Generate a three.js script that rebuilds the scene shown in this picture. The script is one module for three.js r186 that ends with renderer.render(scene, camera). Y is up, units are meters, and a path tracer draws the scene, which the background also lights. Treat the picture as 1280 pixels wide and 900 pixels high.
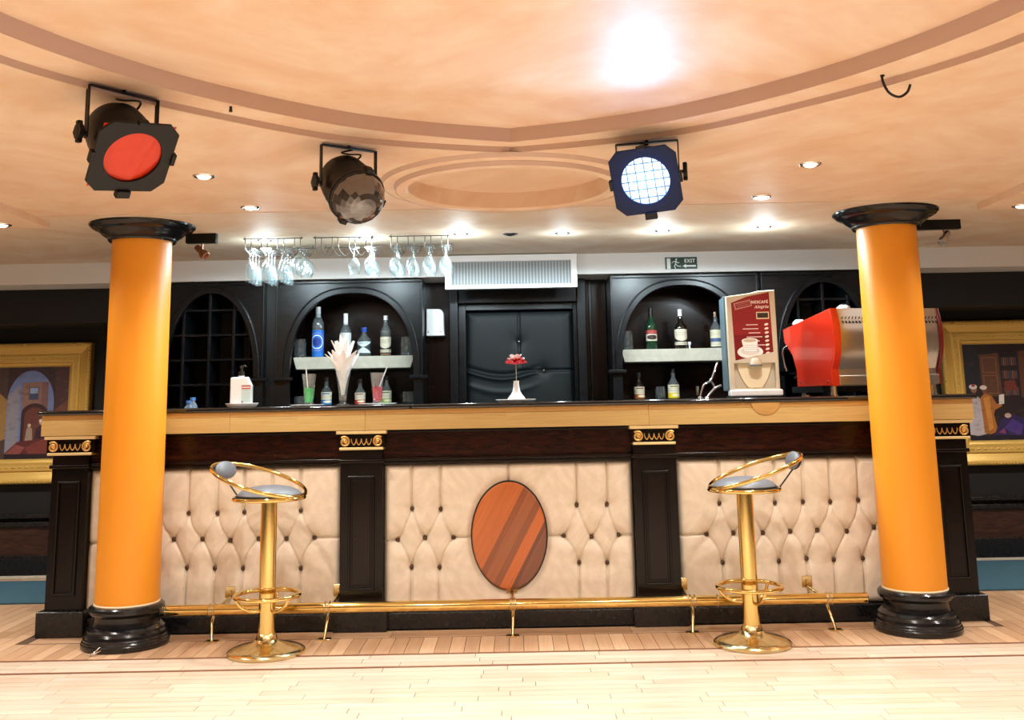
import * as THREE from 'three';
import { RoundedBoxGeometry } from 'three/addons/geometries/RoundedBoxGeometry.js';
import { mergeGeometries, toCreasedNormals } from 'three/addons/utils/BufferGeometryUtils.js';
import { ImprovedNoise } from 'three/addons/math/ImprovedNoise.js';

// ---------------------------------------------------------------- camera, exposure
const scene = new THREE.Scene();
scene.background = new THREE.Color(0x000000);
const camera = new THREE.PerspectiveCamera(2 * Math.atan(450 / 1250) * 180 / Math.PI, 1280 / 900, 0.05, 60);
camera.position.set(0, 1.15, 5.0);
camera.rotation.order = 'YXZ';
camera.rotation.set(9.4 * Math.PI / 180, 0, -1.07 * Math.PI / 180);
camera.setViewOffset(1280, 900, 0, 157, 1280, 900);           // shifted lens
camera.updateProjectionMatrix();
const renderer = new THREE.WebGLRenderer({ antialias: true });
renderer.toneMapping = THREE.LinearToneMapping;
renderer.toneMappingExposure = 0.43;
renderer.shadowMap.enabled = true;
const WARM = [1.0, 0.945, 0.86], HALL = [1.0, 0.955, 0.89], COOL = [0.76, 0.93, 1.0];   // colours of the lamps
const I_HALL = 19, I_FRONT = 9, I_BAR = 5.5;                      // candela of the lamps

// ---------------------------------------------------------------- helpers
let seed = 7;
const rnd = () => { seed |= 0; seed = seed + 0x6D2B79F5 | 0; let t = Math.imul(seed ^ seed >>> 15, 1 | seed); t = t + Math.imul(t ^ t >>> 7, 61 | t) ^ t; return ((t ^ t >>> 14) >>> 0) / 4294967296; };
const rr = (a, b) => a + (b - a) * rnd();
const V = (x, y, z) => new THREE.Vector3(x, y, z);
const lin = (r, g, b) => new THREE.Color().setRGB(r, g, b);
const noise = new ImprovedNoise();
const fbm = (x, y, z, o = 4) => { let s = 0, a = 0.5, f = 1; for (let i = 0; i < o; i++) { s += a * noise.noise(x * f, y * f, z * f); a *= 0.5; f *= 2.03; } return s; };

function plain(g) {                                                // same attributes everywhere, so that geometries merge
  let o = g.index ? g.toNonIndexed() : g;
  for (const k of Object.keys(o.attributes)) if (!['position', 'normal', 'uv'].includes(k)) o.deleteAttribute(k);
  if (!o.attributes.normal) o.computeVertexNormals();
  if (!o.attributes.uv) o.setAttribute('uv', new THREE.BufferAttribute(new Float32Array(o.attributes.position.count * 2), 2));
  o.morphAttributes = {};
  return o;
}
const merge = l => l.length === 1 ? plain(l[0]) : mergeGeometries(l.map(plain), false);
const used = {};
function numbered(name) { if (!(name in used)) { used[name] = 0; return name; } used[name]++; return name + '_' + String(used[name]).padStart(3, '0'); }
function part(name, geoms, m, parent, label) {
  const o = new THREE.Mesh(merge(Array.isArray(geoms) ? geoms : [geoms]), m);
  o.name = name; o.castShadow = o.receiveShadow = true;
  if (label) o.userData.label = label;
  if (parent) parent.add(o);
  return o;
}
function thing(name, label, category, [x, y, z] = [0, 0, 0], turn = 0, group) {
  const o = new THREE.Group(); o.name = numbered(name); scene.add(o);
  o.position.set(x, y, z); o.rotation.y = turn; o.userData = { label, category };
  if (group) o.userData.group = group;
  return o;
}
function single(name, geoms, m, label, category, [x, y, z] = [0, 0, 0], turn = 0, group) {
  const o = part(numbered(name), geoms, m, scene);
  o.position.set(x, y, z); o.rotation.y = turn; o.userData = { label, category };
  if (group) o.userData.group = group;
  return o;
}
function struct(name, label) { const o = new THREE.Group(); o.name = name; o.userData = { kind: 'structure', label }; scene.add(o); return o; }
function dup(root, [x, y, z], turn, label) {
  const r = root.clone(); r.name = numbered(root.name); scene.add(r);
  r.userData = { ...root.userData }; r.position.set(x, y, z); r.rotation.y = turn;
  if (label) r.userData.label = label;
  return r;
}
// box by its limits, uv in metres
function lim(x0, x1, y0, y1, z0, z1, bevel = 0) {
  const w = x1 - x0, h = y1 - y0, d = z1 - z0;
  const g = bevel > 0 ? new RoundedBoxGeometry(w, h, d, 2, Math.min(bevel, w / 2.01, h / 2.01, d / 2.01)) : new THREE.BoxGeometry(w, h, d);
  metric(g); g.translate((x0 + x1) / 2, (y0 + y1) / 2, (z0 + z1) / 2); return g;
}
function metric(g, ox = 0, oy = 0) {                               // uv in metres from position and normal
  const p = g.attributes.position, n = g.attributes.normal, u = new Float32Array(p.count * 2);
  for (let i = 0; i < p.count; i++) {
    const ax = Math.abs(n.getX(i)), ay = Math.abs(n.getY(i)), az = Math.abs(n.getZ(i));
    let a, b; if (az >= ax && az >= ay) { a = p.getX(i); b = p.getY(i); } else if (ay >= ax) { a = p.getX(i); b = p.getZ(i); } else { a = p.getZ(i); b = p.getY(i); }
    u[2 * i] = a + ox; u[2 * i + 1] = b + oy;
  }
  g.setAttribute('uv', new THREE.BufferAttribute(u, 2)); return g;
}
const cyl = (r0, r1, h, x = 0, y = 0, z = 0, n = 24, open = false) => new THREE.CylinderGeometry(r1, r0, h, n, 1, open).translate(x, y + h / 2, z);   // r0 at the bottom
const lathe = (pts, n = 40, crease = 0.6) => { const g = new THREE.LatheGeometry(pts.map(p => new THREE.Vector2(p[0], p[1])), n); return crease ? toCreasedNormals(g, crease) : g; };
const tube = (pts, r, n = 8, seg = 0, closed = false) => new THREE.TubeGeometry(pts.length === 2 ? new THREE.LineCurve3(V(...pts[0]), V(...pts[1])) : new THREE.CatmullRomCurve3(pts.map(p => V(...p)), closed, 'centripetal'), seg || (pts.length === 2 ? 1 : pts.length * 5), r, n, closed);
const rod = (a, b, r, n = 8) => { const A = V(...a), B = V(...b), d = B.clone().sub(A), g = new THREE.CylinderGeometry(r, r, d.length(), n); g.applyQuaternion(new THREE.Quaternion().setFromUnitVectors(V(0, 1, 0), d.normalize())); return g.translate((A.x + B.x) / 2, (A.y + B.y) / 2, (A.z + B.z) / 2); };
const torus = (R, r, n = 48, m = 10) => new THREE.TorusGeometry(R, r, m, n).rotateX(Math.PI / 2);
const flatShape = (pts) => new THREE.Shape(pts.map(p => new THREE.Vector2(p[0], p[1])));
const extr = (shape, depth, bevel = 0, curve = 24) => new THREE.ExtrudeGeometry(shape, { depth, bevelEnabled: bevel > 0, bevelSize: bevel, bevelThickness: bevel, bevelSegments: 2, curveSegments: curve, bevelOffset: -bevel });
const slab = (shape, bottom, thick, curve = 48) => extr(shape, thick, 0, curve).rotateX(Math.PI / 2).translate(0, bottom + thick, 0);   // shape y is world z

// ---------------------------------------------------------------- textures (what surfaces are made of)
function tex(w, h, f, { srgb = true, rep = [1, 1] } = {}) {
  const d = new Uint8Array(w * h * 4);
  for (let y = 0; y < h; y++) for (let x = 0; x < w; x++) {
    const c = f(x / w, y / h), i = 4 * (y * w + x);
    d[i] = Math.max(0, Math.min(255, c[0] * 255)); d[i + 1] = Math.max(0, Math.min(255, c[1] * 255)); d[i + 2] = Math.max(0, Math.min(255, c[2] * 255)); d[i + 3] = 255;
  }
  const t = new THREE.DataTexture(d, w, h); t.wrapS = t.wrapT = THREE.RepeatWrapping; t.magFilter = THREE.LinearFilter; t.minFilter = THREE.LinearMipmapLinearFilter; t.generateMipmaps = true;
  if (srgb) t.colorSpace = THREE.SRGBColorSpace; t.repeat.set(...rep); t.needsUpdate = true; return t;
}
function canvas(w, h, draw) { const c = document.createElement('canvas'); c.width = w; c.height = h; draw(c.getContext('2d'), w, h); const t = new THREE.CanvasTexture(c); t.colorSpace = THREE.SRGBColorSpace; return t; }
const wrapN = (u, v, f, o) => {                                    // tileable noise on a torus
  const a = u * 2 * Math.PI, b = v * 2 * Math.PI; return fbm(Math.cos(a) * f + 5, Math.sin(a) * f + Math.cos(b) * f * 0.9, Math.sin(b) * f + 11, o);
};
const plasterTex = tex(512, 512, (u, v) => { const n = wrapN(u, v, 1.3, 5) * 0.16 + wrapN(u, v, 5, 3) * 0.05; return [0.955 + n * 0.35, 0.90 + n * 0.8, 0.83 + n * 1.15]; }, { rep: [1 / 1.7, 1 / 1.7] });
const grainTex = tex(512, 256, (u, v) => { const n = wrapN(u * 0.5, v, 2.2, 3), s = Math.sin((v * 46 + n * 5) * 2 * Math.PI) * 0.02 + wrapN(u * 0.25, v, 9, 3) * 0.16; return [0.95 + s + n * 0.08, 0.94 + s * 1.15 + n * 0.1, 0.92 + s * 1.35 + n * 0.12]; }, { rep: [1 / 0.9, 1 / 0.25] });
const boardTex = tex(512, 256, (u, v) => { const n = wrapN(u * 0.5, v, 1.4, 3), s = wrapN(u * 0.12, v, 7, 3) * 0.10; return [0.97 + s + n * 0.05, 0.955 + s * 1.15 + n * 0.07, 0.93 + s * 1.3 + n * 0.1]; }, { rep: [1 / 1.3, 1 / 0.3] });
const darkGrain = tex(512, 256, (u, v) => { const n = wrapN(u * 0.5, v, 3, 4), s = wrapN(u * 0.22, v, 14, 3); const k = 0.72 + n * 0.5 + s * 0.4; return [k, k * 0.96, k * 0.93]; }, { rep: [1 / 0.8, 1 / 0.3] });
const clothTex = tex(256, 256, (u, v) => { const n = wrapN(u, v, 2.2, 4) * 0.09; return [0.96 + n, 0.95 + n, 0.93 + n * 1.2]; }, { rep: [1 / 0.6, 1 / 0.6] });
const fineBump = tex(256, 256, (u, v) => { const n = 0.5 + wrapN(u, v, 12, 3) * 0.6; return [n, n, n]; }, { srgb: false, rep: [1 / 0.25, 1 / 0.25] });
const smudge = tex(256, 256, (u, v) => { const n = 0.75 + wrapN(u, v, 3, 5) * 0.7; return [n, n, n]; }, { srgb: false, rep: [1 / 0.5, 1 / 0.5] });

// ---------------------------------------------------------------- materials
const S = (o) => new THREE.MeshPhysicalMaterial(o);
const M = {
  ceiling: S({ color: lin(0.80, 0.665, 0.56), map: plasterTex, roughness: 0.55, specularIntensity: 0.7, bumpMap: fineBump, bumpScale: 0.0006 }),
  soffit: S({ color: lin(0.70, 0.70, 0.695), roughness: 0.6, bumpMap: fineBump, bumpScale: 0.0005 }),
  room: S({ color: lin(0.20, 0.15, 0.11), roughness: 0.8 }),  // unseen walls, kept dark so the black wood reflects less
  black: S({ color: lin(0.005, 0.005, 0.006), roughness: 0.45 }),
  blackWall: S({ color: lin(0.004, 0.004, 0.0045), roughness: 0.7, bumpMap: fineBump, bumpScale: 0.001 }),
  ebony: S({ color: lin(0.011, 0.0065, 0.0055), map: darkGrain, roughness: 0.22, specularIntensity: 0.6 }),
  ebonyPanel: S({ color: lin(0.015, 0.0075, 0.006), map: darkGrain, roughness: 0.20, specularIntensity: 0.6 }),
  mahogany: S({ color: lin(0.046, 0.0115, 0.006), map: darkGrain, roughness: 0.22, specularIntensity: 0.6 }),
  cabinet: S({ color: lin(0.010, 0.0135, 0.0185), map: darkGrain, roughness: 0.30, specularIntensity: 0.7 }),  // dark wood; bluish sheen of the cool lamps put into the colour
  brownBoard: S({ color: lin(0.085, 0.032, 0.017), map: darkGrain, roughness: 0.45 }),
  plinth: S({ color: lin(0.007, 0.0075, 0.009), roughness: 0.4, roughnessMap: smudge }),
  counter: S({ color: lin(0.006, 0.007, 0.009), roughness: 0.09, clearcoat: 1, clearcoatRoughness: 0.05 }),
  fascia: S({ color: lin(0.60, 0.42, 0.165), map: boardTex, roughness: 0.5 }),
  fasciaTop: S({ color: lin(0.54, 0.31, 0.095), map: boardTex, roughness: 0.45 }),
  gilt: S({ color: lin(0.78, 0.50, 0.17), metalness: 0.85, roughness: 0.34 }),
  giltPale: S({ color: lin(0.86, 0.68, 0.34), metalness: 0.5, roughness: 0.42 }),
  frameGold: S({ color: lin(0.74, 0.48, 0.12), metalness: 0.3, roughness: 0.34, bumpMap: fineBump, bumpScale: 0.001 }),
  brass: S({ color: lin(0.84, 0.63, 0.235), metalness: 1, roughness: 0.14, roughnessMap: smudge }),
  brassWorn: S({ color: lin(0.74, 0.60, 0.32), metalness: 1, roughness: 0.26, roughnessMap: smudge }),
  chrome: S({ color: lin(0.75, 0.77, 0.78), metalness: 1, roughness: 0.12 }),
  steel: S({ color: lin(0.60, 0.58, 0.55), metalness: 1, roughness: 0.30 }),
  leather: S({ color: lin(0.87, 0.78, 0.66), map: clothTex, roughness: 0.48, bumpMap: fineBump, bumpScale: 0.0008 }),
  button: S({ color: lin(0.07, 0.032, 0.012), roughness: 0.3 }),
  greyVinyl: S({ color: lin(0.175, 0.185, 0.21), roughness: 0.38 }),
  dark: S({ color: lin(0.02, 0.02, 0.02), roughness: 0.5 }),
  orange: S({ color: lin(0.84, 0.315, 0.018), roughness: 0.42, bumpMap: fineBump, bumpScale: 0.0004 }),
  columnBlack: S({ color: lin(0.007, 0.0075, 0.009), roughness: 0.26, roughnessMap: smudge }),
  cream: S({ color: lin(0.85, 0.74, 0.52), roughness: 0.5 }),
  lampBlack: S({ color: lin(0.006, 0.0055, 0.005), specularIntensity: 0.45, roughness: 0.38 }),
  white: S({ color: lin(0.82, 0.83, 0.84), roughness: 0.3 }),
  porcelain: S({ color: lin(0.86, 0.87, 0.88), roughness: 0.12 }),
  shelf: S({ color: lin(0.62, 0.59, 0.50), map: clothTex, roughness: 0.7 }),
  paper: S({ color: lin(0.88, 0.88, 0.88), roughness: 0.8 }),
  glass: S({ color: lin(0.93, 0.97, 0.98), roughness: 0.02, transmission: 0.98, thickness: 0, ior: 1.7 }),
  paneGlass: S({ color: lin(0.95, 0.97, 0.97), roughness: 0.02, transmission: 0.95, thickness: 0, ior: 1.6 }),
  greyPlastic: S({ color: lin(0.10, 0.15, 0.18), roughness: 0.4 }),
  creamPlastic: S({ color: lin(0.60, 0.53, 0.41), roughness: 0.35 }),
  redEnamel: S({ color: lin(0.62, 0.028, 0.010), roughness: 0.22, clearcoat: 0.5 }),
  maroonEnamel: S({ color: lin(0.17, 0.012, 0.010), roughness: 0.25 }),
  doorLeather: S({ color: lin(0.012, 0.015, 0.016), specularIntensity: 0.5, roughness: 0.48, bumpMap: fineBump, bumpScale: 0.0008 }),
  carpet: S({ color: lin(0.045, 0.12, 0.17), roughness: 0.95, bumpMap: fineBump, bumpScale: 0.004 }),
  copper: S({ color: lin(0.42, 0.20, 0.12), metalness: 0.8, roughness: 0.32 }),
  lampFlareBlue: S({ color: lin(0.004, 0.012, 0.034), specularIntensity: 0.4, roughness: 0.42 }),  // black lamp frame; blue flare of the lens put into the colour
  rackWire: S({ color: lin(0.16, 0.15, 0.14), metalness: 0.7, roughness: 0.4 }),
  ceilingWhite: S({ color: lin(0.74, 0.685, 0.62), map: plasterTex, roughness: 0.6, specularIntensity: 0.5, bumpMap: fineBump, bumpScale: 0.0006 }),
  groove: S({ color: lin(0.10, 0.055, 0.03), roughness: 0.8 }),
  roseTrim: S({ color: lin(0.54, 0.375, 0.285), roughness: 0.6 }),
  inlay: S({ color: lin(0.24, 0.10, 0.055), map: grainTex, roughness: 0.35 }),
};

// ---------------------------------------------------------------- floor: boards over a dark bed
const floor = struct('floor', 'pale maple strip floor with tan border boards beside the bar');
part('bed', lim(-4.6, 4.6, -0.12, -0.006, -2.4, 7.6), M.groove, floor);
{
  const tans = [], pales = [], grainTex = boardTex;
  for (let i = 0; i < 6; i++) { const k = rr(0.80, 1.12), w = rr(-0.03, 0.03); tans.push(S({ color: lin(0.69 * k, (0.46 + w) * k, (0.295 + w) * k), map: grainTex, roughness: 0.3 })); }
  for (let i = 0; i < 6; i++) { const k = rr(0.86, 1.08), w = rr(-0.035, 0.025); pales.push(S({ color: lin(0.79 * k, (0.665 + w) * k, (0.555 + w * 1.3) * k), map: grainTex, roughness: 0.28 })); }
  const singles = [], rest = { t: tans.map(() => []), p: pales.map(() => []) };
  function board(x0, x1, z0, z1, tan, along) {
    const g = 0.0013, b = lim(x0 + g, x1 - g, -0.008, 0, z0 + g, z1 - g), k = Math.floor(rnd() * 6), ou = rr(0, 5), ov = rr(0, 5);
    const u = b.attributes.uv, n = b.attributes.normal, p = b.attributes.position;
    for (let i = 0; i < u.count; i++) { const a = along === 'x' ? [p.getX(i), p.getZ(i)] : [p.getZ(i), p.getX(i)]; u.setXY(i, a[0] + ou, a[1] + ov); }
    const cx = (x0 + x1) / 2, cz = (z0 + z1) / 2, dist = Math.hypot(cx, cz - 5);
    const seen = Math.abs(cx) < 0.53 * (5 - cz) + 0.2 && cz < 1.32;
    if (!seen) rest[tan ? 't' : 'p'][k].push(b); else singles.push({ b, m: (tan ? tans : pales)[k], d: dist, key: tan ? 't' : 'p', k });
  }
  // boards parallel to the bar: hall field and the band between the two inlays
  for (let z = 0.362, r = 0; z < 7.6; z += 0.064, r++) {
    const big = z > 1.5; let x = -4.6 - rr(0, 0.4);
    while (x < 4.6) { const L = rr(0.36, 0.56); if (!(big && false)) board(Math.max(x, -4.6), Math.min(x + L, 4.6), z, Math.min(z + 0.064, 7.6), false, 'x'); x += L; }
  }
  for (let z = 0.138; z < 0.33; z += 0.0655) { let x = -4.6 - rr(0, 0.4); while (x < 4.6) { const L = rr(0.4, 0.6); board(Math.max(x, -4.6), Math.min(x + L, 4.6), z, z + 0.0655, false, 'x'); x += L; } }
  // boards running towards the bar
  for (let x = -4.6; x < 4.59; x += 0.07) {
    const x1 = x + 0.07, back = x1 < -2.44 || x > 2.36 ? -2.2 : -0.205;
    let z = 0.114; while (z > back + 0.01) { const L = back === -0.205 ? 0.32 : rr(0.35, 0.62); let a = z - L; if (a - back < 0.12) a = back; a = Math.max(a, back); board(x, x1, a, z, true, 'z'); z = a; }
  }
  for (let x = -2.44; x < 2.36; x += 0.6) board(x, Math.min(x + 0.6, 2.36), -0.36, -0.216, true, 'x');
  singles.sort((a, b) => a.d - b.d);
  singles.forEach((s, i) => { if (i < 290) part('floorboard', s.b, s.m, floor); else rest[s.key][s.k].push(s.b); });
  for (const [key, mats] of [['t', tans], ['p', pales]]) rest[key].forEach((l, k) => { if (l.length) { const o = part('floorboards', l, mats[k], floor); o.userData.kind = 'stuff'; } });
  part('inlay_strip', lim(-4.6, 4.6, -0.008, 0.0002, 0.115, 0.137), M.inlay, floor);
  part('inlay_strip', lim(-4.6, 4.6, -0.008, 0.0002, 0.338, 0.361), M.inlay, floor);
  part('inlay_strip', lim(-2.44, 2.36, -0.008, -0.001, -0.216, -0.205), M.groove, floor);
}

// ---------------------------------------------------------------- ceiling
const CY = 2.09;
const ceiling = struct('ceiling', 'peach stucco ceiling with a raised petal tray and a round moulded rose');
function petal(half, cz) {                                          // half outline from the tip to the widest point, mirrored twice
  const c = new THREE.CatmullRomCurve3(half.map(p => V(p[0], 0, p[1])), false, 'centripetal').getPoints(28).map(p => [p.x, p.z]);
  const l = c.concat(c.slice(0, -1).reverse().map(p => [p[0], 2 * cz - p[1]]));
  return l.concat(l.slice(1, -1).reverse().map(p => [-p[0], p[1]]));
}
const tray = petal([[0, 1.325], [-0.28, 1.425], [-0.60, 1.600], [-1.045, 2.045], [-1.32, 2.55], [-1.44, 3.1]], 3.1);
const tray2 = petal([[0, 1.245], [-0.3, 1.33], [-0.63, 1.475], [-0.945, 1.755], [-1.255, 2.12], [-1.42, 2.42], [-1.56, 3.1]], 3.1);
{
  const rect = () => flatShape([[-4.8, -2.4], [4.8, -2.4], [4.8, 7.8], [-4.8, 7.8]]);
  const path = l => new THREE.Path(l.map(p => new THREE.Vector2(p[0], p[1])));
  const s = rect(); s.holes.push(path(tray2)); const c = new THREE.Path(); c.absarc(-0.01, 0.70, 0.445, 0, Math.PI * 2, true); s.holes.push(c);
  part('plaster_slab', slab(s, CY, 0.15), M.ceiling, ceiling);
  const s2 = flatShape(tray2); s2.holes.push(path(tray));
  part('tray_border', slab(s2, CY + 0.022, 0.128), M.ceiling, ceiling);
  part('tray_panel', slab(flatShape(tray), CY + 0.075, 0.075), M.ceiling, ceiling);
  part('roof', lim(-4.8, 4.8, CY + 0.15, CY + 0.25, -2.4, 7.8), M.room, ceiling);
  const ribbon = (pts, y0, y1) => {                                  // dusty pink strip on the upright face of a step
    const c = [0, 3.1], q = pts.map(p => { const d = Math.hypot(p[0] - c[0], p[1] - c[1]); return [p[0] + (c[0] - p[0]) / d * 0.004, p[1] + (c[1] - p[1]) / d * 0.004]; }), pos = [];
    for (let i = 0; i < q.length; i++) { const a = q[i], b = q[(i + 1) % q.length]; pos.push(a[0], y0, a[1], a[0], y1, a[1], b[0], y1, b[1], a[0], y0, a[1], b[0], y1, b[1], b[0], y0, b[1]); }
    const g = new THREE.BufferGeometry(); g.setAttribute('position', new THREE.Float32BufferAttribute(pos, 3)); g.computeVertexNormals(); return g;
  };
  part('tray_edge', ribbon(tray, CY + 0.0225, CY + 0.0752), M.roseTrim, ceiling, 'dusty pink painted edge of the raised tray');
  part('border_edge', ribbon(tray2, CY + 0.0005, CY + 0.0222), M.roseTrim, ceiling, 'dusty pink painted edge of the tray border');
  const rose = lathe([[0.56, CY + 0.002], [0.548, CY - 0.016], [0.502, CY - 0.018], [0.492, CY - 0.036], [0.452, CY - 0.036], [0.442, CY - 0.026], [0.440, CY + 0.05]], 96, 0.3).translate(-0.01, 0, 0.70);
  for (const [r0, y0, r1, y1] of [[0.5625, CY - 0.0005, 0.5495, CY - 0.0165], [0.5035, CY - 0.0188, 0.4935, CY - 0.0365]]) part('rose_edge', lathe([[r0, y0], [r1, y1]], 96, 0).translate(-0.01, 0, 0.70), M.roseTrim, ceiling);
  part('ceiling_rose', metric(rose), M.ceiling, ceiling);
  part('rose_panel', metric(cyl(0.45, 0.45, 0.03, -0.01, CY + 0.05, 0.70, 64)), M.ceiling, ceiling);
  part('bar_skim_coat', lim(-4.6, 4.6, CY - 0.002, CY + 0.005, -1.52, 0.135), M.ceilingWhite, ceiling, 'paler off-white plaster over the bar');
  part('dropped_panel', lim(-4.6, -2.35, CY - 0.035, CY + 0.01, 0.0, 2.6), M.ceiling, ceiling);
  part('dropped_panel', lim(2.355, 4.6, CY - 0.035, CY + 0.01, 0.03, 2.6), M.ceiling, ceiling);
  part('soffit', lim(-4.6, 4.6, 1.953, CY + 0.005, -2.4, -1.5, 0.003), M.soffit, ceiling);
}

// ---------------------------------------------------------------- walls
const wallBack = struct('wall_back', 'black panelled back wall with a brown board above the skirting');
part('wall_panel', lim(-4.8, 4.8, 0, 1.96, -2.4, -2.2), M.blackWall, wallBack);
for (const s of [-1, 1]) {
  const a = s < 0 ? -4.6 : 2.42, b = s < 0 ? -2.42 : 4.6, wallBack = struct(s < 0 ? 'trim_1' : 'trim_2', s < 0 ? 'black wall panelling with brown board left of the bar' : 'black wall panelling with brown board right of the bar');
  part('upper_panel', lim(a, b, 1.72, 1.953, -2.2, -1.79, 0.004), M.blackWall, wallBack);
  part('chair_rail', lim(a, b, 0.40, 0.43, -2.2, -2.15, 0.006), M.plinth, wallBack);
  part('chair_rail', lim(a, b, 0.345, 0.378, -2.2, -2.14, 0.006), M.plinth, wallBack);
  part('brown_board', lim(a, b, 0.15, 0.345, -2.2, -2.16), M.brownBoard, wallBack);
  part('skirting', lim(a, b, 0.02, 0.15, -2.2, -2.15, 0.005), M.plinth, wallBack);
  part('skirting_bead', lim(a, b, 0.0, 0.02, -2.2, -2.13, 0.004), M.shelf, wallBack);
}
const wallL = struct('wall_left', 'dark brown side wall out of view'); part('wall_panel', lim(-4.8, -4.6, 0, CY, -2.2, 7.6), M.room, wallL);
const wallR = struct('wall_right', 'dark brown side wall out of view'); part('wall_panel', lim(4.6, 4.8, 0, CY, -2.2, 7.6), M.room, wallR);
const wallF = struct('wall_front', 'dark brown wall opposite the bar, out of view'); part('wall_panel', lim(-4.8, 4.8, 0, CY, 7.6, 7.8), M.room, wallF);

single('carpet', lim(-4.3, -2.62, 0.0, 0.012, -2.0, -1.24, 0.004), M.carpet, 'teal blue carpet strip on the floor left of the bar', 'carpet');
single('carpet', lim(2.58, 4.3, 0.0, 0.012, -2.1, -1.1, 0.004), M.carpet, 'teal blue carpet strip on the floor right of the bar', 'carpet');

// ---------------------------------------------------------------- padded door behind the bar
const door = struct('door_1', 'black padded leather door with two studs behind the bar');
{
  const F = M.cabinet;
  part('door_frame', [lim(-0.43, -0.375, 1.0, 1.953, -2.2, -1.72, 0.004), lim(0.43, 0.485, 1.0, 1.953, -2.2, -1.72, 0.004), lim(-0.375, 0.43, 1.80, 1.953, -2.2, -1.74, 0.004)], F, door);
  part('inner_frame', [lim(-0.375, -0.325, 0, 1.80, -2.2, -1.80, 0.004), lim(0.405, 0.43, 0, 1.80, -2.2, -1.80, 0.004), lim(-0.325, 0.405, 1.755, 1.80, -2.2, -1.80, 0.004)], F, door);
  part('side_panel', lim(-0.60, -0.43, 0, 1.953, -2.2, -1.82), M.ebonyPanel, door);
  part('side_panel', lim(0.485, 0.63, 0, 1.953, -2.2, -1.82), M.ebonyPanel, door);
  part('vertical_batten', lim(0.515, 0.53, 0.9, 1.953, -1.83, -1.80, 0.003), M.cabinet, door);
  // quilted leather with two studs, seams and a slack fold
  const nx = 110, ny = 120, x0 = -0.325, x1 = 0.405, y0 = 0.9, y1 = 1.755, g = new THREE.PlaneGeometry(x1 - x0, y1 - y0, nx, ny), p = g.attributes.position;
  const studs = [[0.035, 1.542], [0.2, 1.344]];
  for (let i = 0; i < p.count; i++) {
    const x = p.getX(i) + (x0 + x1) / 2, y = p.getY(i) + (y0 + y1) / 2; let h = 0.03;
    const e = Math.min(x - x0, x1 - x, y1 - y); h *= 1 - Math.exp(-e / 0.02);
    for (const s of studs) h -= 0.028 * Math.exp(-Math.hypot(x - s[0], y - s[1]) / 0.03);
    if (y > 1.36) h -= 0.014 * Math.exp(-(((x - 0.035) / 0.008) ** 2)) * Math.min(1, (y - 1.36) / 0.06);
    h -= 0.014 * Math.exp(-(((y - 1.344) / 0.008) ** 2)) * Math.max(0, Math.min(1, (x + 0.02) / 0.08));
    const yc = 1.345 - 0.055 * Math.sin(Math.max(0, Math.min(1, (x - x0) / 0.5)) * Math.PI), t = Math.max(0, Math.min(1, (0.2 - x) / 0.15));
    h += 0.016 * Math.exp(-(((y - yc) / 0.014) ** 2)) * t - 0.013 * Math.exp(-(((y - yc - 0.03) / 0.014) ** 2)) * t;
    const y2 = yc - 0.09; h += 0.008 * Math.exp(-(((y - y2) / 0.02) ** 2)) * t;
    p.setXYZ(i, x, y, -1.87 + h);
  }
  g.computeVertexNormals(); metric(g); const lf = part('leather_panel', g, M.doorLeather, door);
  for (const s of studs) part('stud', new THREE.SphereGeometry(0.008, 12, 8).scale(1, 1, 0.6).translate(s[0], s[1], -1.862), M.chrome, lf);
  part('door_core', lim(-0.325, 0.405, 0, 1.755, -2.2, -1.89), M.black, door);
}

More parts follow.
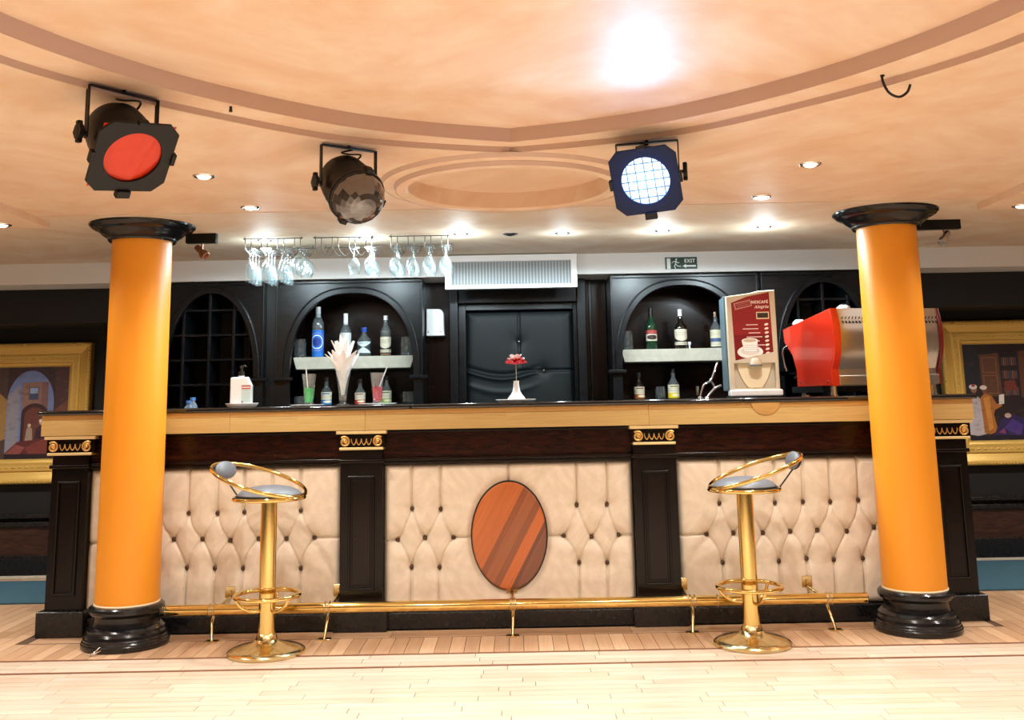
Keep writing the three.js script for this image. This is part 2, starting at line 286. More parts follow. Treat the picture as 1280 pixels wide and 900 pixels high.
// ---------------------------------------------------------------- back-bar cabinets
function archPts(cx, hw, spring, top, bottom, n = 40, ex = 2.25) {
  const l = [[cx - hw, bottom], [cx - hw, spring]];
  for (let i = 1; i < n; i++) { const t = Math.PI * (1 - i / n), c = Math.cos(t), s = Math.sin(t); l.push([cx + hw * Math.sign(c) * Math.abs(c) ** (2 / ex), spring + (top - spring) * s ** (2 / ex)]); }
  l.push([cx + hw, spring], [cx + hw, bottom]); return l;
}
function cabinet(name, label, x0, x1, cx, hw, spring, top, ex, kind) {
  const t = thing(name, label, 'cabinet', [0, 0, 0], 0, kind === 'rack' ? 'arched wine racks' : 'arched display cabinets');
  const Zf = -1.53, B = 1.14;
  const s = flatShape([[x0, 1.0], [x1, 1.0], [x1, 1.944], [x0, 1.944]]); s.holes.push(new THREE.Path(archPts(cx, hw, spring, top, B, 40, ex).map(p => new THREE.Vector2(...p))));
  part('front_panel', extr(s, 0.03).translate(0, 0, Zf - 0.03), M.cabinet, t);
  const o = archPts(cx, hw + 0.042, spring, top + 0.042, spring, 40, ex).slice(1, -1), i2 = archPts(cx, hw - 0.001, spring, top - 0.001, spring, 40, ex).slice(1, -1).reverse();
  const band = part('arch_moulding', extr(flatShape(o.concat(i2)), 0.012, 0.004).translate(0, 0, Zf), M.cabinet, t);
  part('bead', tube(archPts(cx, hw + 0.034, spring, top + 0.034, spring, 40, ex).slice(1, -1).map(p => [p[0], p[1], Zf + 0.017]), 0.004, 6, 90), M.cabinet, band);
  for (const sd of [-1, 1]) {
    part('ledge', lim(cx + sd * (hw + 0.035) - 0.058, cx + sd * (hw + 0.035) + 0.058, spring - 0.022, spring, Zf, Zf + 0.035, 0.004), M.cabinet, t);
    const px = sd < 0 ? x0 : x1; part('edge_bead', lim(px - 0.012 * (sd > 0 ? 1 : 0), px + 0.012 * (sd < 0 ? 1 : 0), spring, 1.93, Zf, Zf + 0.01, 0.003), M.cabinet, t);
  }
  part('top_bead', lim(x0, x1, 1.925, 1.944, Zf, Zf + 0.014, 0.004), M.cabinet, t);
  part('side_panel', lim(x0, x0 + 0.02, 0, 1.944, -2.165, Zf - 0.03), M.cabinet, t);
  part('side_panel', lim(x1 - 0.02, x1, 0, 1.944, -2.165, Zf - 0.03), M.cabinet, t);
  part('back_panel', lim(x0 + 0.02, x1 - 0.02, 1.14, 1.944, -2.165, kind === 'rack' ? -1.97 : -1.9), kind === 'rack' ? M.black : M.ebonyPanel, t);
  part('base_cupboard', lim(x0 + 0.02, x1 - 0.02, 0, 1.1, -2.165, Zf - 0.03), M.cabinet, t);
  part('counter_board', lim(x0 + 0.02, x1 - 0.02, 1.1, 1.14, -2.165, Zf - 0.03), M.cabinet, t);
  part('top_board', lim(x0 + 0.02, x1 - 0.02, 1.90, 1.944, -1.97, Zf - 0.03), M.cabinet, t);
  return t;
}
function rackBars(t, xs, ys, x0, x1) {
  for (const x of xs) part('upright', lim(x - 0.009, x + 0.009, 1.14, 1.90, -1.80, -1.562, 0.002), M.cabinet, t);
  for (const y of ys) part('crosspiece', lim(x0 + 0.02, x1 - 0.02, y - 0.007, y + 0.007, -1.79, -1.568, 0.002), M.cabinet, t);
  for (let k = 0; k < 5; k++) { const x = x0 + 0.1 + k * (x1 - x0 - 0.2) / 4; part('rear_slat', lim(x, x + 0.035, 1.14, 1.82, -1.96, -1.94), M.cabinet, t); }
}
const rackL = cabinet('wine_rack_cabinet', 'dark arched wine rack with empty square pigeonholes beside the left column', -2.34, -1.63, -1.975, 0.286, 1.32, 1.876, 2.1, 'rack');
rackBars(rackL, [-2.165, -1.996, -1.836], [1.768, 1.605, 1.444, 1.284], -2.34, -1.63);
const rackR = cabinet('wine_rack_cabinet', 'dark arched wine rack behind the red espresso machine', 1.625, 2.36, 2.03, 0.286, 1.32, 1.876, 2.1, 'rack');
rackBars(rackR, [1.870, 2.035, 2.20], [1.768, 1.605, 1.444, 1.284], 1.625, 2.36);
const dispL = cabinet('display_cabinet', 'dark arched bottle niche with a pale shelf, left of the padded door', -1.557, -0.594, -1.055, 0.402, 1.32, 1.86, 2.4, 'display');
const dispR = cabinet('display_cabinet', 'dark arched bottle niche with a pale shelf, right of the padded door', 0.636, 1.604, 1.10, 0.402, 1.33, 1.872, 2.4, 'display');
part('gap_post', lim(-1.629, -1.558, 0, 1.944, -2.165, -1.60), M.black, rackL);
part('gap_post', lim(1.605, 1.624, 0, 1.944, -2.165, -1.60), M.black, dispR);
function shelfBoard(t, x0, x1, y0, y1) {                             // pale board under a creased cloth, lower edge drawn in
  const s = flatShape([[x0, y1], [x1, y1], [x1 - 0.024, y0], [x0 + 0.024, y0]]);
  part('shelf', extr(s, 0.28, 0.004).translate(0, 0, -1.89), M.shelf, t, 'pale cloth-covered shelf board');
}
shelfBoard(dispL, -1.455, -0.657, 1.372, 1.452);
shelfBoard(dispR, 0.70, 1.50, 1.380, 1.463);

{ // towel dispenser on the panel beside the door
  const s = new THREE.Shape(); s.moveTo(0, 0); s.lineTo(0.118, -0.002); s.lineTo(0.114, 0.13); s.quadraticCurveTo(0.112, 0.162, 0.085, 0.168); s.lineTo(0, 0.17); s.closePath();
  const t = thing('towel_dispenser', 'pale grey paper towel dispenser between the bottle niche and the padded door', 'dispenser', [-0.586, 1.595, -1.82]);
  part('cover', extr(s, 0.10, 0.008), M.white, t);
  part('tray_edge', lim(0, 0.12, -0.012, 0.004, 0.0, 0.112, 0.004), M.white, t);
  for (const x of [0.014, 0.098]) part('lock', cyl(0.004, 0.004, 0.004, 0, 0, 0, 10).rotateX(Math.PI / 2).translate(x, 0.014, 0.110), M.greyPlastic, t);
}

// ---------------------------------------------------------------- bar counter
const bar = thing('bar_counter', 'long bar counter with cream buttoned panels and black top', 'bar');
{
  part('carcass', lim(-2.40, 2.33, 0, 1.10, -0.93, -0.44), M.black, bar);
  part('work_shelf', lim(-2.3, 2.25, 0.93, 0.96, -1.22, -0.93), M.cabinet, bar);
  part('work_shelf_support', [lim(-2.3, -2.26, 0, 0.93, -1.2, -0.93), lim(2.21, 2.25, 0, 0.93, -1.2, -0.93), lim(-0.02, 0.02, 0, 0.93, -1.2, -0.93)], M.cabinet, bar);
  for (const [a, b] of [[-2.51, -0.55], [-0.5495, 1.20], [1.2005, 2.43]]) part('worktop', lim(a, b, 1.113, 1.138, -0.97, -0.325, 0.010), M.counter, bar, 'polished black worktop');
  for (const [a, b] of [[-2.49, -1.5], [-1.4995, -0.79], [-0.7895, 0.70], [0.7005, 2.405]]) {
    part('fascia_board', lim(a, b, 1.007, 1.086, -0.44, -0.337, 0.002), M.fascia, bar, 'honey-coloured wooden fascia board');
    part('fascia_strip', lim(a, b, 1.0865, 1.113, -0.44, -0.340, 0.002), M.fasciaTop, bar);
  }
  const half = new THREE.Shape(); half.absarc(0, 0, 0.075, Math.PI, 2 * Math.PI, false); half.closePath();
  part('round_patch', extr(half, 0.006, 0.001).scale(1, 0.85, 1).translate(1.315, 1.113, -0.339), M.fasciaTop, bar);
  const secs = [[-2.25, -0.92], [-0.70, 0.61], [0.84, 2.16]];
  for (const [a, b] of secs) {
    part('frieze', lim(a, b, 0.855, 1.007, -0.45, -0.402), M.mahogany, bar, 'reddish mahogany frieze board');
    part('moulding', [lim(a, b, 0.845, 0.862, -0.44, -0.372, 0.006), lim(a, b, 0.829, 0.846, -0.44, -0.380, 0.005)], M.ebonyPanel, bar);
    part('cornice', lim(a, b, 0.990, 1.007, -0.44, -0.385, 0.005), M.ebonyPanel, bar);
    part('plinth', lim(a, b, 0, 0.084, -0.45, -0.372, 0.006), M.plinth, bar);
  }
  // pilasters
  function pilaster(cx, w, cw) {
    const h = w / 2, t = part('pilaster', lim(cx - h, cx + h, 0.12, 0.905, -0.45, -0.362, 0.003), M.ebony, bar);
    part('plinth_block', [lim(cx - h - 0.028, cx + h + 0.028, 0, 0.128, -0.45, -0.326, 0.008)], M.plinth, t);
    // raised frame round a sunk field
    const f = flatShape([[cx - h * 0.62, 0.20], [cx + h * 0.62, 0.20], [cx + h * 0.62, 0.775], [cx - h * 0.62, 0.775]]);
    f.holes.push(new THREE.Path([[cx - h * 0.5, 0.213], [cx + h * 0.5, 0.213], [cx + h * 0.5, 0.762], [cx - h * 0.5, 0.762]].map(p => new THREE.Vector2(...p))));
    part('panel_frame', extr(f, 0.007, 0.005).translate(0, 0, -0.362), M.ebony, t);
    part('panel_field', lim(cx - h * 0.42, cx + h * 0.42, 0.225, 0.75, -0.37, -0.359, 0.003), M.ebonyPanel, t);
    part('neck_moulding', lim(cx - h - 0.010, cx + h + 0.010, 0.838, 0.858, -0.45, -0.345, 0.006), M.ebonyPanel, t);
    part('neck', lim(cx - h * 0.93, cx + h * 0.93, 0.858, 0.915, -0.45, -0.356, 0.003), M.ebonyPanel, t);
    // ionic capital
    const c = cw / 2, cap = part('capital', lim(cx - c * 0.93, cx + c * 0.93, 0.915, 0.992, -0.45, -0.352, 0.006), M.ebony, bar, 'dark capital with gilt volutes');
    part('gilt_abacus', lim(cx - c, cx + c, 0.988, 1.006, -0.45, -0.340, 0.004), M.giltPale, cap);
    part('gilt_band', lim(cx - c * 0.87, cx + c * 0.87, 0.906, 0.920, -0.45, -0.342, 0.004), M.giltPale, cap);
    for (const s of [-1, 1]) {
      const vx = cx + s * c * 0.66, vy = 0.950, pts = [];
      for (let i = 0; i <= 34; i++) { const a = i / 34 * Math.PI * 3.1, r = 0.027 - 0.019 * i / 34; pts.push([vx + s * Math.sin(a + 2.4) * r, vy - Math.cos(a + 2.4) * r, -0.347 + 0.004 * i / 34]); }
      part('volute', [tube(pts, 0.0058, 7, 70), new THREE.SphereGeometry(0.009, 12, 8).translate(vx, vy, -0.345)], M.gilt, cap);
    }
    const sw = c * 0.80; for (let k = 0; k < 4; k++) { const a = cx - sw / 2 + k * sw / 4, b = a + sw / 4; part('gilt_swag', tube([[a, 0.964, -0.348], [a + 0.004, 0.945, -0.347], [(a + b) / 2, 0.933, -0.346], [b - 0.004, 0.945, -0.347], [b, 0.964, -0.348]], 0.0028, 6, 20), M.gilt, cap); }
    return t;
  }
  pilaster(-2.338, 0.19, 0.27); pilaster(-0.810, 0.223, 0.265); pilaster(0.725, 0.226, 0.258); pilaster(2.262, 0.20, 0.27);

  // buttoned leather panels as real relief
  function quilt(x0, x1, rows, extra, hole) {
    const y0 = 0.088, y1 = 0.825, st = 0.0046, nx = Math.round((x1 - x0) / st), ny = Math.round((y1 - y0) / st), g = new THREE.PlaneGeometry(x1 - x0, y1 - y0, nx, ny), p = g.attributes.position;
    const [top, mid, bot] = rows, seg = [...extra];
    for (const a of top) { seg.push([a[0], a[1], a[0] + 0.002, y1, 1]); for (const b of mid) if (Math.abs(a[0] - b[0]) < 0.11) seg.push([a[0], a[1], b[0], b[1], 0.8]); }
    for (const a of bot) { seg.push([a[0], a[1], a[0] - 0.004, y0, 1]); for (const b of mid) if (Math.abs(a[0] - b[0]) < 0.11) seg.push([a[0], a[1], b[0], b[1], 0.8]); }
    const all = [...top, ...mid, ...bot], H = 0.046;
    for (let i = 0; i < p.count; i++) {
      const x = p.getX(i) + (x0 + x1) / 2, y = p.getY(i) + (y0 + y1) / 2; let h = H;
      let ds = 9, w = 1; for (const s of seg) {
        const vx = s[2] - s[0], vy = s[3] - s[1], t = Math.max(0, Math.min(1, ((x - s[0]) * vx + (y - s[1]) * vy) / (vx * vx + vy * vy)));
        // pleats sag a little, as stretched leather does
        const bow = s[4] < 1 ? 0.010 * Math.sin(t * Math.PI) * Math.sign(vx || 1) : 0; const d = Math.hypot(x - s[0] - t * vx + bow, y - s[1] - t * vy); if (d < ds) { ds = d; w = s[4]; }
      }
      h -= w * (0.014 * Math.exp(-((ds / 0.0058) ** 2)) + 0.009 * Math.exp(-ds / 0.024));
      let db = 9; for (const b of all) db = Math.min(db, Math.hypot(x - b[0], y - b[1]));
      h -= 0.024 * Math.exp(-db / 0.018) + 0.010 * Math.exp(-((db / 0.055) ** 2));
      if (hole) { const q = Math.hypot((x - hole[0]) / hole[2], (y - hole[1]) / hole[3]); h -= 0.014 * Math.exp(-(((q - 1) / 0.10) ** 2)); }
      const e = Math.min(x - x0, x1 - x, y - y0, y1 - y); h -= 0.030 * Math.exp(-e / 0.011);
      h += 0.0018 * fbm(x * 9, y * 9, 3.3, 3);
      p.setXYZ(i, x, y, -0.440 + Math.max(0.002, h));
    }
    g.computeVertexNormals(); metric(g);
    const o = part('upholstered_panel', g, M.leather, bar, 'cream buttoned leather panel');
    for (const b of all) {
      part('button', lathe([[0, 0.006], [0.006, 0.0055], [0.0105, 0.0025], [0.012, -0.001], [0.011, -0.004]], 14, 0)  .rotateX(Math.PI / 2).translate(b[0], b[1], -0.424), M.button, o);
    }
    return o;
  }
  const L = [[[-2.18, 0.595], [-2.03, 0.594], [-1.88, 0.594], [-1.728, 0.594], [-1.576, 0.591], [-1.435, 0.594], [-1.286, 0.596], [-1.137, 0.597]], [[-2.10, 0.462], [-1.952, 0.462], [-1.801, 0.462], [-1.651, 0.46], [-1.505, 0.452], [-1.357, 0.457], [-1.211, 0.455], [-1.064, 0.459]], [[-2.03, 0.318], [-1.88, 0.318], [-1.728, 0.318], [-1.582, 0.313], [-1.435, 0.31], [-1.285, 0.308], [-1.133, 0.305]]];
  L[0].splice(0, 2);
  quilt(-2.245, -0.925, L, [[-1.064, 0.459, -0.925, 0.459, 1], [-2.10, 0.462, -2.245, 0.45, 1]]);
  const Md = [[[-0.552, 0.596], [-0.401, 0.591], [0.313, 0.6], [0.472, 0.6]], [[-0.628, 0.44], [-0.485, 0.447], [-0.336, 0.446], [0.241, 0.444], [0.387, 0.437], [0.529, 0.443]], [[-0.555, 0.301], [-0.41, 0.298], [0.318, 0.308], [0.464, 0.305]]];
  quilt(-0.697, 0.608, Md, [[-0.628, 0.44, -0.697, 0.437, 1], [0.529, 0.443, 0.608, 0.445, 1], [-0.336, 0.446, -0.24, 0.45, 1], [0.241, 0.444, 0.16, 0.45, 1], [-0.044, 0.825, -0.044, 0.72, 1]], [-0.043, 0.456, 0.197, 0.274]);
  const Rr = [[[1.064, 0.595], [1.21, 0.593], [1.356, 0.592], [1.504, 0.594], [1.647, 0.592], [1.795, 0.597], [1.945, 0.597]], [[0.989, 0.439], [1.13, 0.441], [1.284, 0.44], [1.428, 0.445], [1.57, 0.448], [1.723, 0.44], [1.867, 0.457], [2.02, 0.457]], [[1.066, 0.294], [1.212, 0.295], [1.359, 0.295], [1.504, 0.306], [1.645, 0.298], [1.797, 0.302], [1.945, 0.302]]];
  quilt(0.843, 2.158, Rr, [[0.989, 0.439, 0.843, 0.437, 1], [2.02, 0.457, 2.158, 0.457, 1]]);

  // oval veneered plaque
  const veneer = canvas(512, 720, (c, w, h) => {
    c.fillStyle = '#b4602c'; c.fillRect(0, 0, w, h);
    c.save(); c.translate(w / 2, h / 2); c.rotate(0.50);
    const bands = [[-420, '#c46a2e'], [-190, '#bf652c'], [-60, '#8a4a28'], [-20, '#9c5831'], [50, '#8b4e2d'], [95, '#c4662c'], [165, '#6f3d28'], [190, '#7d4a33'], [300, '#874f37']];
    bands.forEach((b, i) => { c.fillStyle = b[1]; c.fillRect(b[0], -700, (bands[i + 1] || [600])[0] - b[0] + 1, 1400); });
    for (let i = 0; i < 900; i++) { const x = rr(-450, 500); c.strokeStyle = rnd() < 0.5 ? 'rgba(60,22,8,0.10)' : 'rgba(240,160,90,0.08)'; c.lineWidth = rr(0.6, 3); c.beginPath(); const y = rr(-700, 600); c.moveTo(x, y); c.lineTo(x + rr(-14, 14), y + rr(80, 420)); c.stroke(); }
    c.restore();
  });
  const el = new THREE.Shape(); el.absellipse(0, 0, 0.193, 0.270, 0, Math.PI * 2);
  const pg = extr(el, 0.022, 0.007, 64), uv = pg.attributes.uv, pp = pg.attributes.position;
  for (let i = 0; i < uv.count; i++) uv.setXY(i, 0.5 + pp.getX(i) / 0.40, 0.5 + pp.getY(i) / 0.56);
  const plaque = part('oval_plaque', pg.translate(-0.043, 0.456, -0.407), S({ map: veneer, roughness: 0.32, clearcoat: 0.3 }), bar, 'oval veneered wooden plaque');
  const rim = []; for (let i = 0; i < 64; i++) { const a = i / 64 * 2 * Math.PI; rim.push([-0.043 + 0.197 * Math.cos(a), 0.456 + 0.274 * Math.sin(a), -0.405]); }
  part('dark_edging', tube(rim, 0.0042, 6, 128, true), M.dark, plaque);
}

// ---------------------------------------------------------------- brass foot rail
{
  const t = thing('foot_rail', 'polished brass foot rail along the foot of the bar', 'rail'), y = 0.146, z = -0.22;
  const bar1 = rod([-1.762, y, z], [1.733, y, z], 0.0255, 28); part('rail_tube', bar1, M.brass, t);
  for (const x of [-1.762, 1.733]) part('end_cap', new THREE.SphereGeometry(0.0262, 20, 12).scale(0.35, 1, 1).translate(x, y, z), M.brassWorn, t);
  for (const [x, f, wx] of [[-1.530, -1.519, -1.49], [-0.955, -0.963, -0.93], [-0.03, -0.033, -0.035], [0.866, 0.855, 0.845], [1.545, 1.560, 1.49]]) {
    part('collar', [-0.011, 0.011].map(d => torus(0.0262, 0.005, 24, 8).rotateZ(Math.PI / 2).translate(x + d, y, z)).concat(rod([x - 0.012, y, z], [x + 0.012, y, z], 0.028, 24)), M.brassWorn, t);
    part('bracket_strut', [tube([[wx, 0.175, -0.39], [x, 0.128, -0.30], [x, 0.085, -0.228], [(x + f) / 2, 0.045, -0.205], [f, 0.004, -0.188]], 0.0075, 8, 24)], M.brassWorn, t);
    part('floor_plate', lim(f - 0.032, f + 0.032, 0.0, 0.006, -0.215, -0.165, 0.002), M.brassWorn, t);
    part('wall_plate', [lim(wx - 0.027, wx + 0.027, 0.168, 0.226, -0.404, -0.394, 0.003), rod([wx, 0.197, -0.394], [wx, 0.197, -0.380], 0.009, 12)], M.brassWorn, t);
  }
  part('joint_collar', torus(0.0255, 0.006, 24, 8).rotateZ(Math.PI / 2).translate(0.99, y, z), M.brassWorn, t);
}

// ---------------------------------------------------------------- columns
function column(x, z, label) {
  const t = thing('column', label, 'column', [x, 0, z], 0, 'orange columns');
  part('base', lathe([[0, 0], [0.204, 0], [0.207, 0.008], [0.207, 0.024], [0.203, 0.029], [0.203, 0.034], [0.198, 0.039], [0.198, 0.046], [0.193, 0.052], [0.190, 0.066], [0.182, 0.078], [0.182, 0.086], [0.172, 0.094], [0.166, 0.100], [0.158, 0.104], [0.155, 0.118], [0.1535, 0.136], [0.156, 0.148], [0.160, 0.152], [0.170, 0.156], [0.177, 0.165], [0.179, 0.176], [0.176, 0.187], [0.168, 0.194], [0.158, 0.197], [0, 0.197]], 64, 0.35), M.columnBlack, t, 'black moulded base');
  part('base_fillet', lathe([[0.150, 0.194], [0.1555, 0.196], [0.1555, 0.203], [0.150, 0.206]], 64, 0), M.cream, t);
  part('shaft', lathe([[0.152, 0.196], [0.1515, 0.8], [0.1495, 1.5], [0.149, 2.02]], 72, 0), M.orange, t, 'smooth orange shaft');
  part('capital', lathe([[0.148, 2.000], [0.166, 1.998], [0.172, 2.006], [0.172, 2.014], [0.186, 2.022], [0.205, 2.036], [0.218, 2.050], [0.226, 2.054], [0.238, 2.058], [0.252, 2.066], [0.258, 2.074], [0.264, 2.078], [0.266, 2.086], [0.262, CY], [0, CY]].map(p => [p[0], p[1]]), 64, 0.5), M.columnBlack, t, 'black moulded capital');
  return t;
}
column(-1.937, -0.172, 'orange column with black base and capital, left of the bar stools');
column(1.960, -0.172, 'orange column with black base and capital, before the red espresso machine');
single('metal_clip', [tube([[0, 0.006, 0], [0.02, 0.014, -0.01], [0.035, 0.03, -0.03], [0.045, 0.03, -0.05]], 0.004, 6, 16), tube([[0.004, 0.005, 0.006], [0.028, 0.012, -0.004], [0.05, 0.022, -0.035]], 0.003, 6, 16)], M.chrome, 'small metal clip on the floor against the left column base', 'clip', [-2.02, 0, 0.055]);

// ---------------------------------------------------------------- track spotlights behind the capitals
function trackSpot(x0, x1, heads, label) {
  const t = thing('track_spotlight', label, 'spotlight', [0, 0, 0], 0, 'small track spotlights');
  part('track', lim(x0, x1, 2.035, CY, -0.475, -0.435, 0.003), M.lampBlack, t);
  for (const [x, dx, m] of heads) {
    part('stem', rod([x, 2.035, -0.455], [x, 2.0, -0.455], 0.005), M.copper, t);
    const d = V(dx, -0.75, 0.25).normalize(), q = new THREE.Quaternion().setFromUnitVectors(V(0, -1, 0), d);
    const h = part('head', lathe([[0, 0.05], [0.014, 0.05], [0.017, 0.045], [0.017, 0.012], [0.02, 0.002], [0.026, -0.012], [0.026, -0.034], [0.022, -0.036], [0.02, -0.03], [0, -0.028]], 24, 0.5).applyQuaternion(q).translate(x, 1.985, -0.455), m, t);
    void h;
  }
}
trackSpot(-1.80, -1.632, [[-1.712, 0.75, M.copper]], 'small copper spotlight on a black track by the left capital');
trackSpot(2.18, 2.475, [[2.385, -0.55, M.steel], [2.20, -0.4, M.lampBlack]], 'small steel spotlight on a black track by the right capital');

// ---------------------------------------------------------------- bar stools
function stool(x, z, turn, label) {                                  // back of the stool towards -x before turning
  const t = thing('bar_stool', label, 'stool', [x, 0, z], turn, 'brass bar stools');
  part('base', lathe([[0, 0], [0.176, 0], [0.180, 0.004], [0.180, 0.014], [0.174, 0.020], [0.150, 0.030], [0.100, 0.042], [0.062, 0.054], [0.050, 0.066], [0.046, 0.082], [0.040, 0.092], [0, 0.092]], 56, 0.5), M.brassWorn, t, 'round dished brass base');
  part('post', [cyl(0.0385, 0.0385, 0.62, 0, 0.085, 0, 36)], M.brass, t);
  part('post_collar', torus(0.0385, 0.0035, 32, 8).translate(0, 0.296, 0), M.brass, t);
  const fr = part('foot_ring', torus(0.150, 0.0105, 64, 12).translate(0, 0.262, 0), M.brass, t);
  for (const a of [0.35, 2.45, 4.5]) part('spoke', tube([[Math.cos(a) * 0.15, 0.258, Math.sin(a) * 0.15], [Math.cos(a) * 0.125, 0.222, Math.sin(a) * 0.125], [Math.cos(a) * 0.08, 0.195, Math.sin(a) * 0.08], [Math.cos(a) * 0.036, 0.190, Math.sin(a) * 0.036]], 0.008, 8, 20), M.brass, fr);
  part('seat_ring', torus(0.167, 0.0095, 64, 12).translate(0, 0.708, 0), M.brass, t);
  part('seat_plate', cyl(0.155, 0.160, 0.016, 0, 0.700, 0, 48), M.dark, t);
  part('cushion', lathe([[0, 0.768], [0.05, 0.766], [0.10, 0.757], [0.135, 0.742], [0.150, 0.728], [0.152, 0.718], [0.146, 0.712], [0, 0.712]], 48, 0), M.greyVinyl, t, 'round grey vinyl cushion');
  part('cushion_welt', torus(0.150, 0.0042, 56, 8).translate(0, 0.722, 0), M.dark, t);
  // tilted arm ring
  const ar = part('arm_ring', torus(0.232, 0.0098, 80, 12).rotateZ(-0.335).translate(-0.058, 0.792, 0), M.brass, t);
  const pad = part('back_pad', new THREE.SphereGeometry(1, 28, 18).scale(0.021, 0.044, 0.085).rotateZ(0.30).translate(-0.243, 0.838, 0), M.greyVinyl, t, 'small grey vinyl back pad');
  part('pad_shell', new THREE.SphereGeometry(1, 24, 16).scale(0.014, 0.043, 0.084).rotateZ(0.30).translate(-0.256, 0.835, 0), M.dark, pad);
  part('pad_bracket', [tube([[-0.272, 0.862, 0], [-0.262, 0.825, 0], [-0.222, 0.772, 0], [-0.172, 0.712, 0]], 0.004, 6, 20), new THREE.SphereGeometry(0.007, 8, 6).translate(-0.276, 0.858, 0), new THREE.SphereGeometry(0.007, 8, 6).translate(-0.266, 0.822, 0)], M.dark, pad);
  void ar;
  return t;
}
stool(-1.188, 0.062, -0.30, 'brass bar stool with its back to the left column');
stool(1.090, 0.068, Math.PI + 0.05, 'brass bar stool with its back to the right column');

// ---------------------------------------------------------------- recessed ceiling lamps
function downlight(x, z, y, color, intensity, label, name = 'ceiling_downlight', lit = true, spot = false) {
  const t = thing(name, label, 'lamp', [x, y, z], 0, 'recessed ceiling lamps');
  part('bezel', lathe([[0.030, 0.001], [0.032, -0.005], [0.040, -0.006], [0.045, -0.003], [0.046, 0.002]], 32, 0), M.chrome, t);
  part('lamp_bulb', lathe([[0.031, 0.0], [0.022, -0.010], [0.010, -0.014], [0, -0.015]], 24, 0), lit ? S({ color: lin(0.9, 0.9, 0.9), emissive: lin(...color), emissiveIntensity: 7, roughness: 0.3 }) : M.dark, t);
  if (lit) {
    const l = new THREE.SpotLight(lin(...color), intensity, 0, spot ? 1.25 : 1.55, spot ? 0.7 : 0.12); l.position.set(0, -0.045, 0); l.target.position.set(0, -1, 0); t.add(l.target);
    if (!spot) { const b = new THREE.PointLight(lin(...color), intensity * 0.14); b.position.set(0, -0.1, 0); b.castShadow = true; b.shadow.radius = 3; t.add(b); }   // the bare bulb stands a little proud of its bezel
    l.castShadow = true; l.shadow.radius = 1.5; t.add(l); }
  return t;
}
const nearB = 'round recessed lamp over the bar, ';
downlight(-1.432, -0.713, CY, COOL, I_BAR, nearB + 'above the hanging champagne flutes');
downlight(-0.845, -0.695, CY, COOL, I_BAR, nearB + 'above the half-empty middle glass rack');
downlight(-0.291, -0.617, CY, COOL, I_BAR, nearB + 'just right of the right-hand glass rack');
downlight(0.289, -0.655, CY, COOL, I_BAR * 0.5, nearB + 'dimmer, over the right part of the air grille');
downlight(0.860, -0.636, CY, COOL, I_BAR, nearB + 'nearest the EXIT sign');
downlight(1.423, -0.564, CY, COOL, I_BAR, nearB + 'nearest the right column capital');
downlight(-0.009, -0.649, CY, COOL, 0, 'small unlit dark hole of a recessed lamp above the air grille', 'ceiling_downlight', false);
downlight(-1.259, 0.269, CY, HALL, I_FRONT, 'recessed ceiling lamp above the left stool, the one nearer the bar', 'ceiling_downlight', true, true);
downlight(-1.273, 0.951, CY, HALL, I_FRONT, 'recessed ceiling lamp right of the red stage light', 'ceiling_downlight', true, true);
downlight(1.201, 0.290, CY, HALL, I_FRONT, 'recessed ceiling lamp above the right stool, the one nearer the bar', 'ceiling_downlight', true, true);
downlight(1.239, 0.963, CY, HALL, I_FRONT, 'recessed ceiling lamp, brightest one, below the black hook', 'ceiling_downlight', true, true);
downlight(-2.53, 0.12, CY - 0.035, HALL, I_FRONT * 0.6, 'recessed lamp in the dropped ceiling panel at far left', 'ceiling_downlight', true, true);
downlight(2.53, 0.12, CY - 0.035, HALL, I_FRONT * 0.6, 'recessed lamp in the dropped ceiling panel at far right', 'ceiling_downlight', true, true);
// the hall's own lamps go on in the same rows over the dance floor; the last pair is added to brighten the side frames
for (const [x, z, yy, k = 0.85] of [[-0.75, 2.75, 0.075, 2], [0.75, 2.75, 0.075, 2], [0, 3.4, 0.075], [-2.1, 3.2, 0], [2.1, 3.2, 0], [-0.75, 4.3, 0], [0.75, 4.3, 0], [-2.1, 5.6, 0], [0, 6.2, 0], [2.1, 5.6, 0], [-3.4, 1.4, -0.035], [3.4, 1.4, -0.035], [-3.45, -0.8, 0, 1.3], [3.45, -0.8, 0, 1.3]])
  downlight(x, z, CY + yy, WARM, I_HALL * k, 'unseen ceiling lamp from the dance floor rows and the added side aisle pair', 'ceiling_downlight', true, true).userData.group = 'lamps over the dance floor';

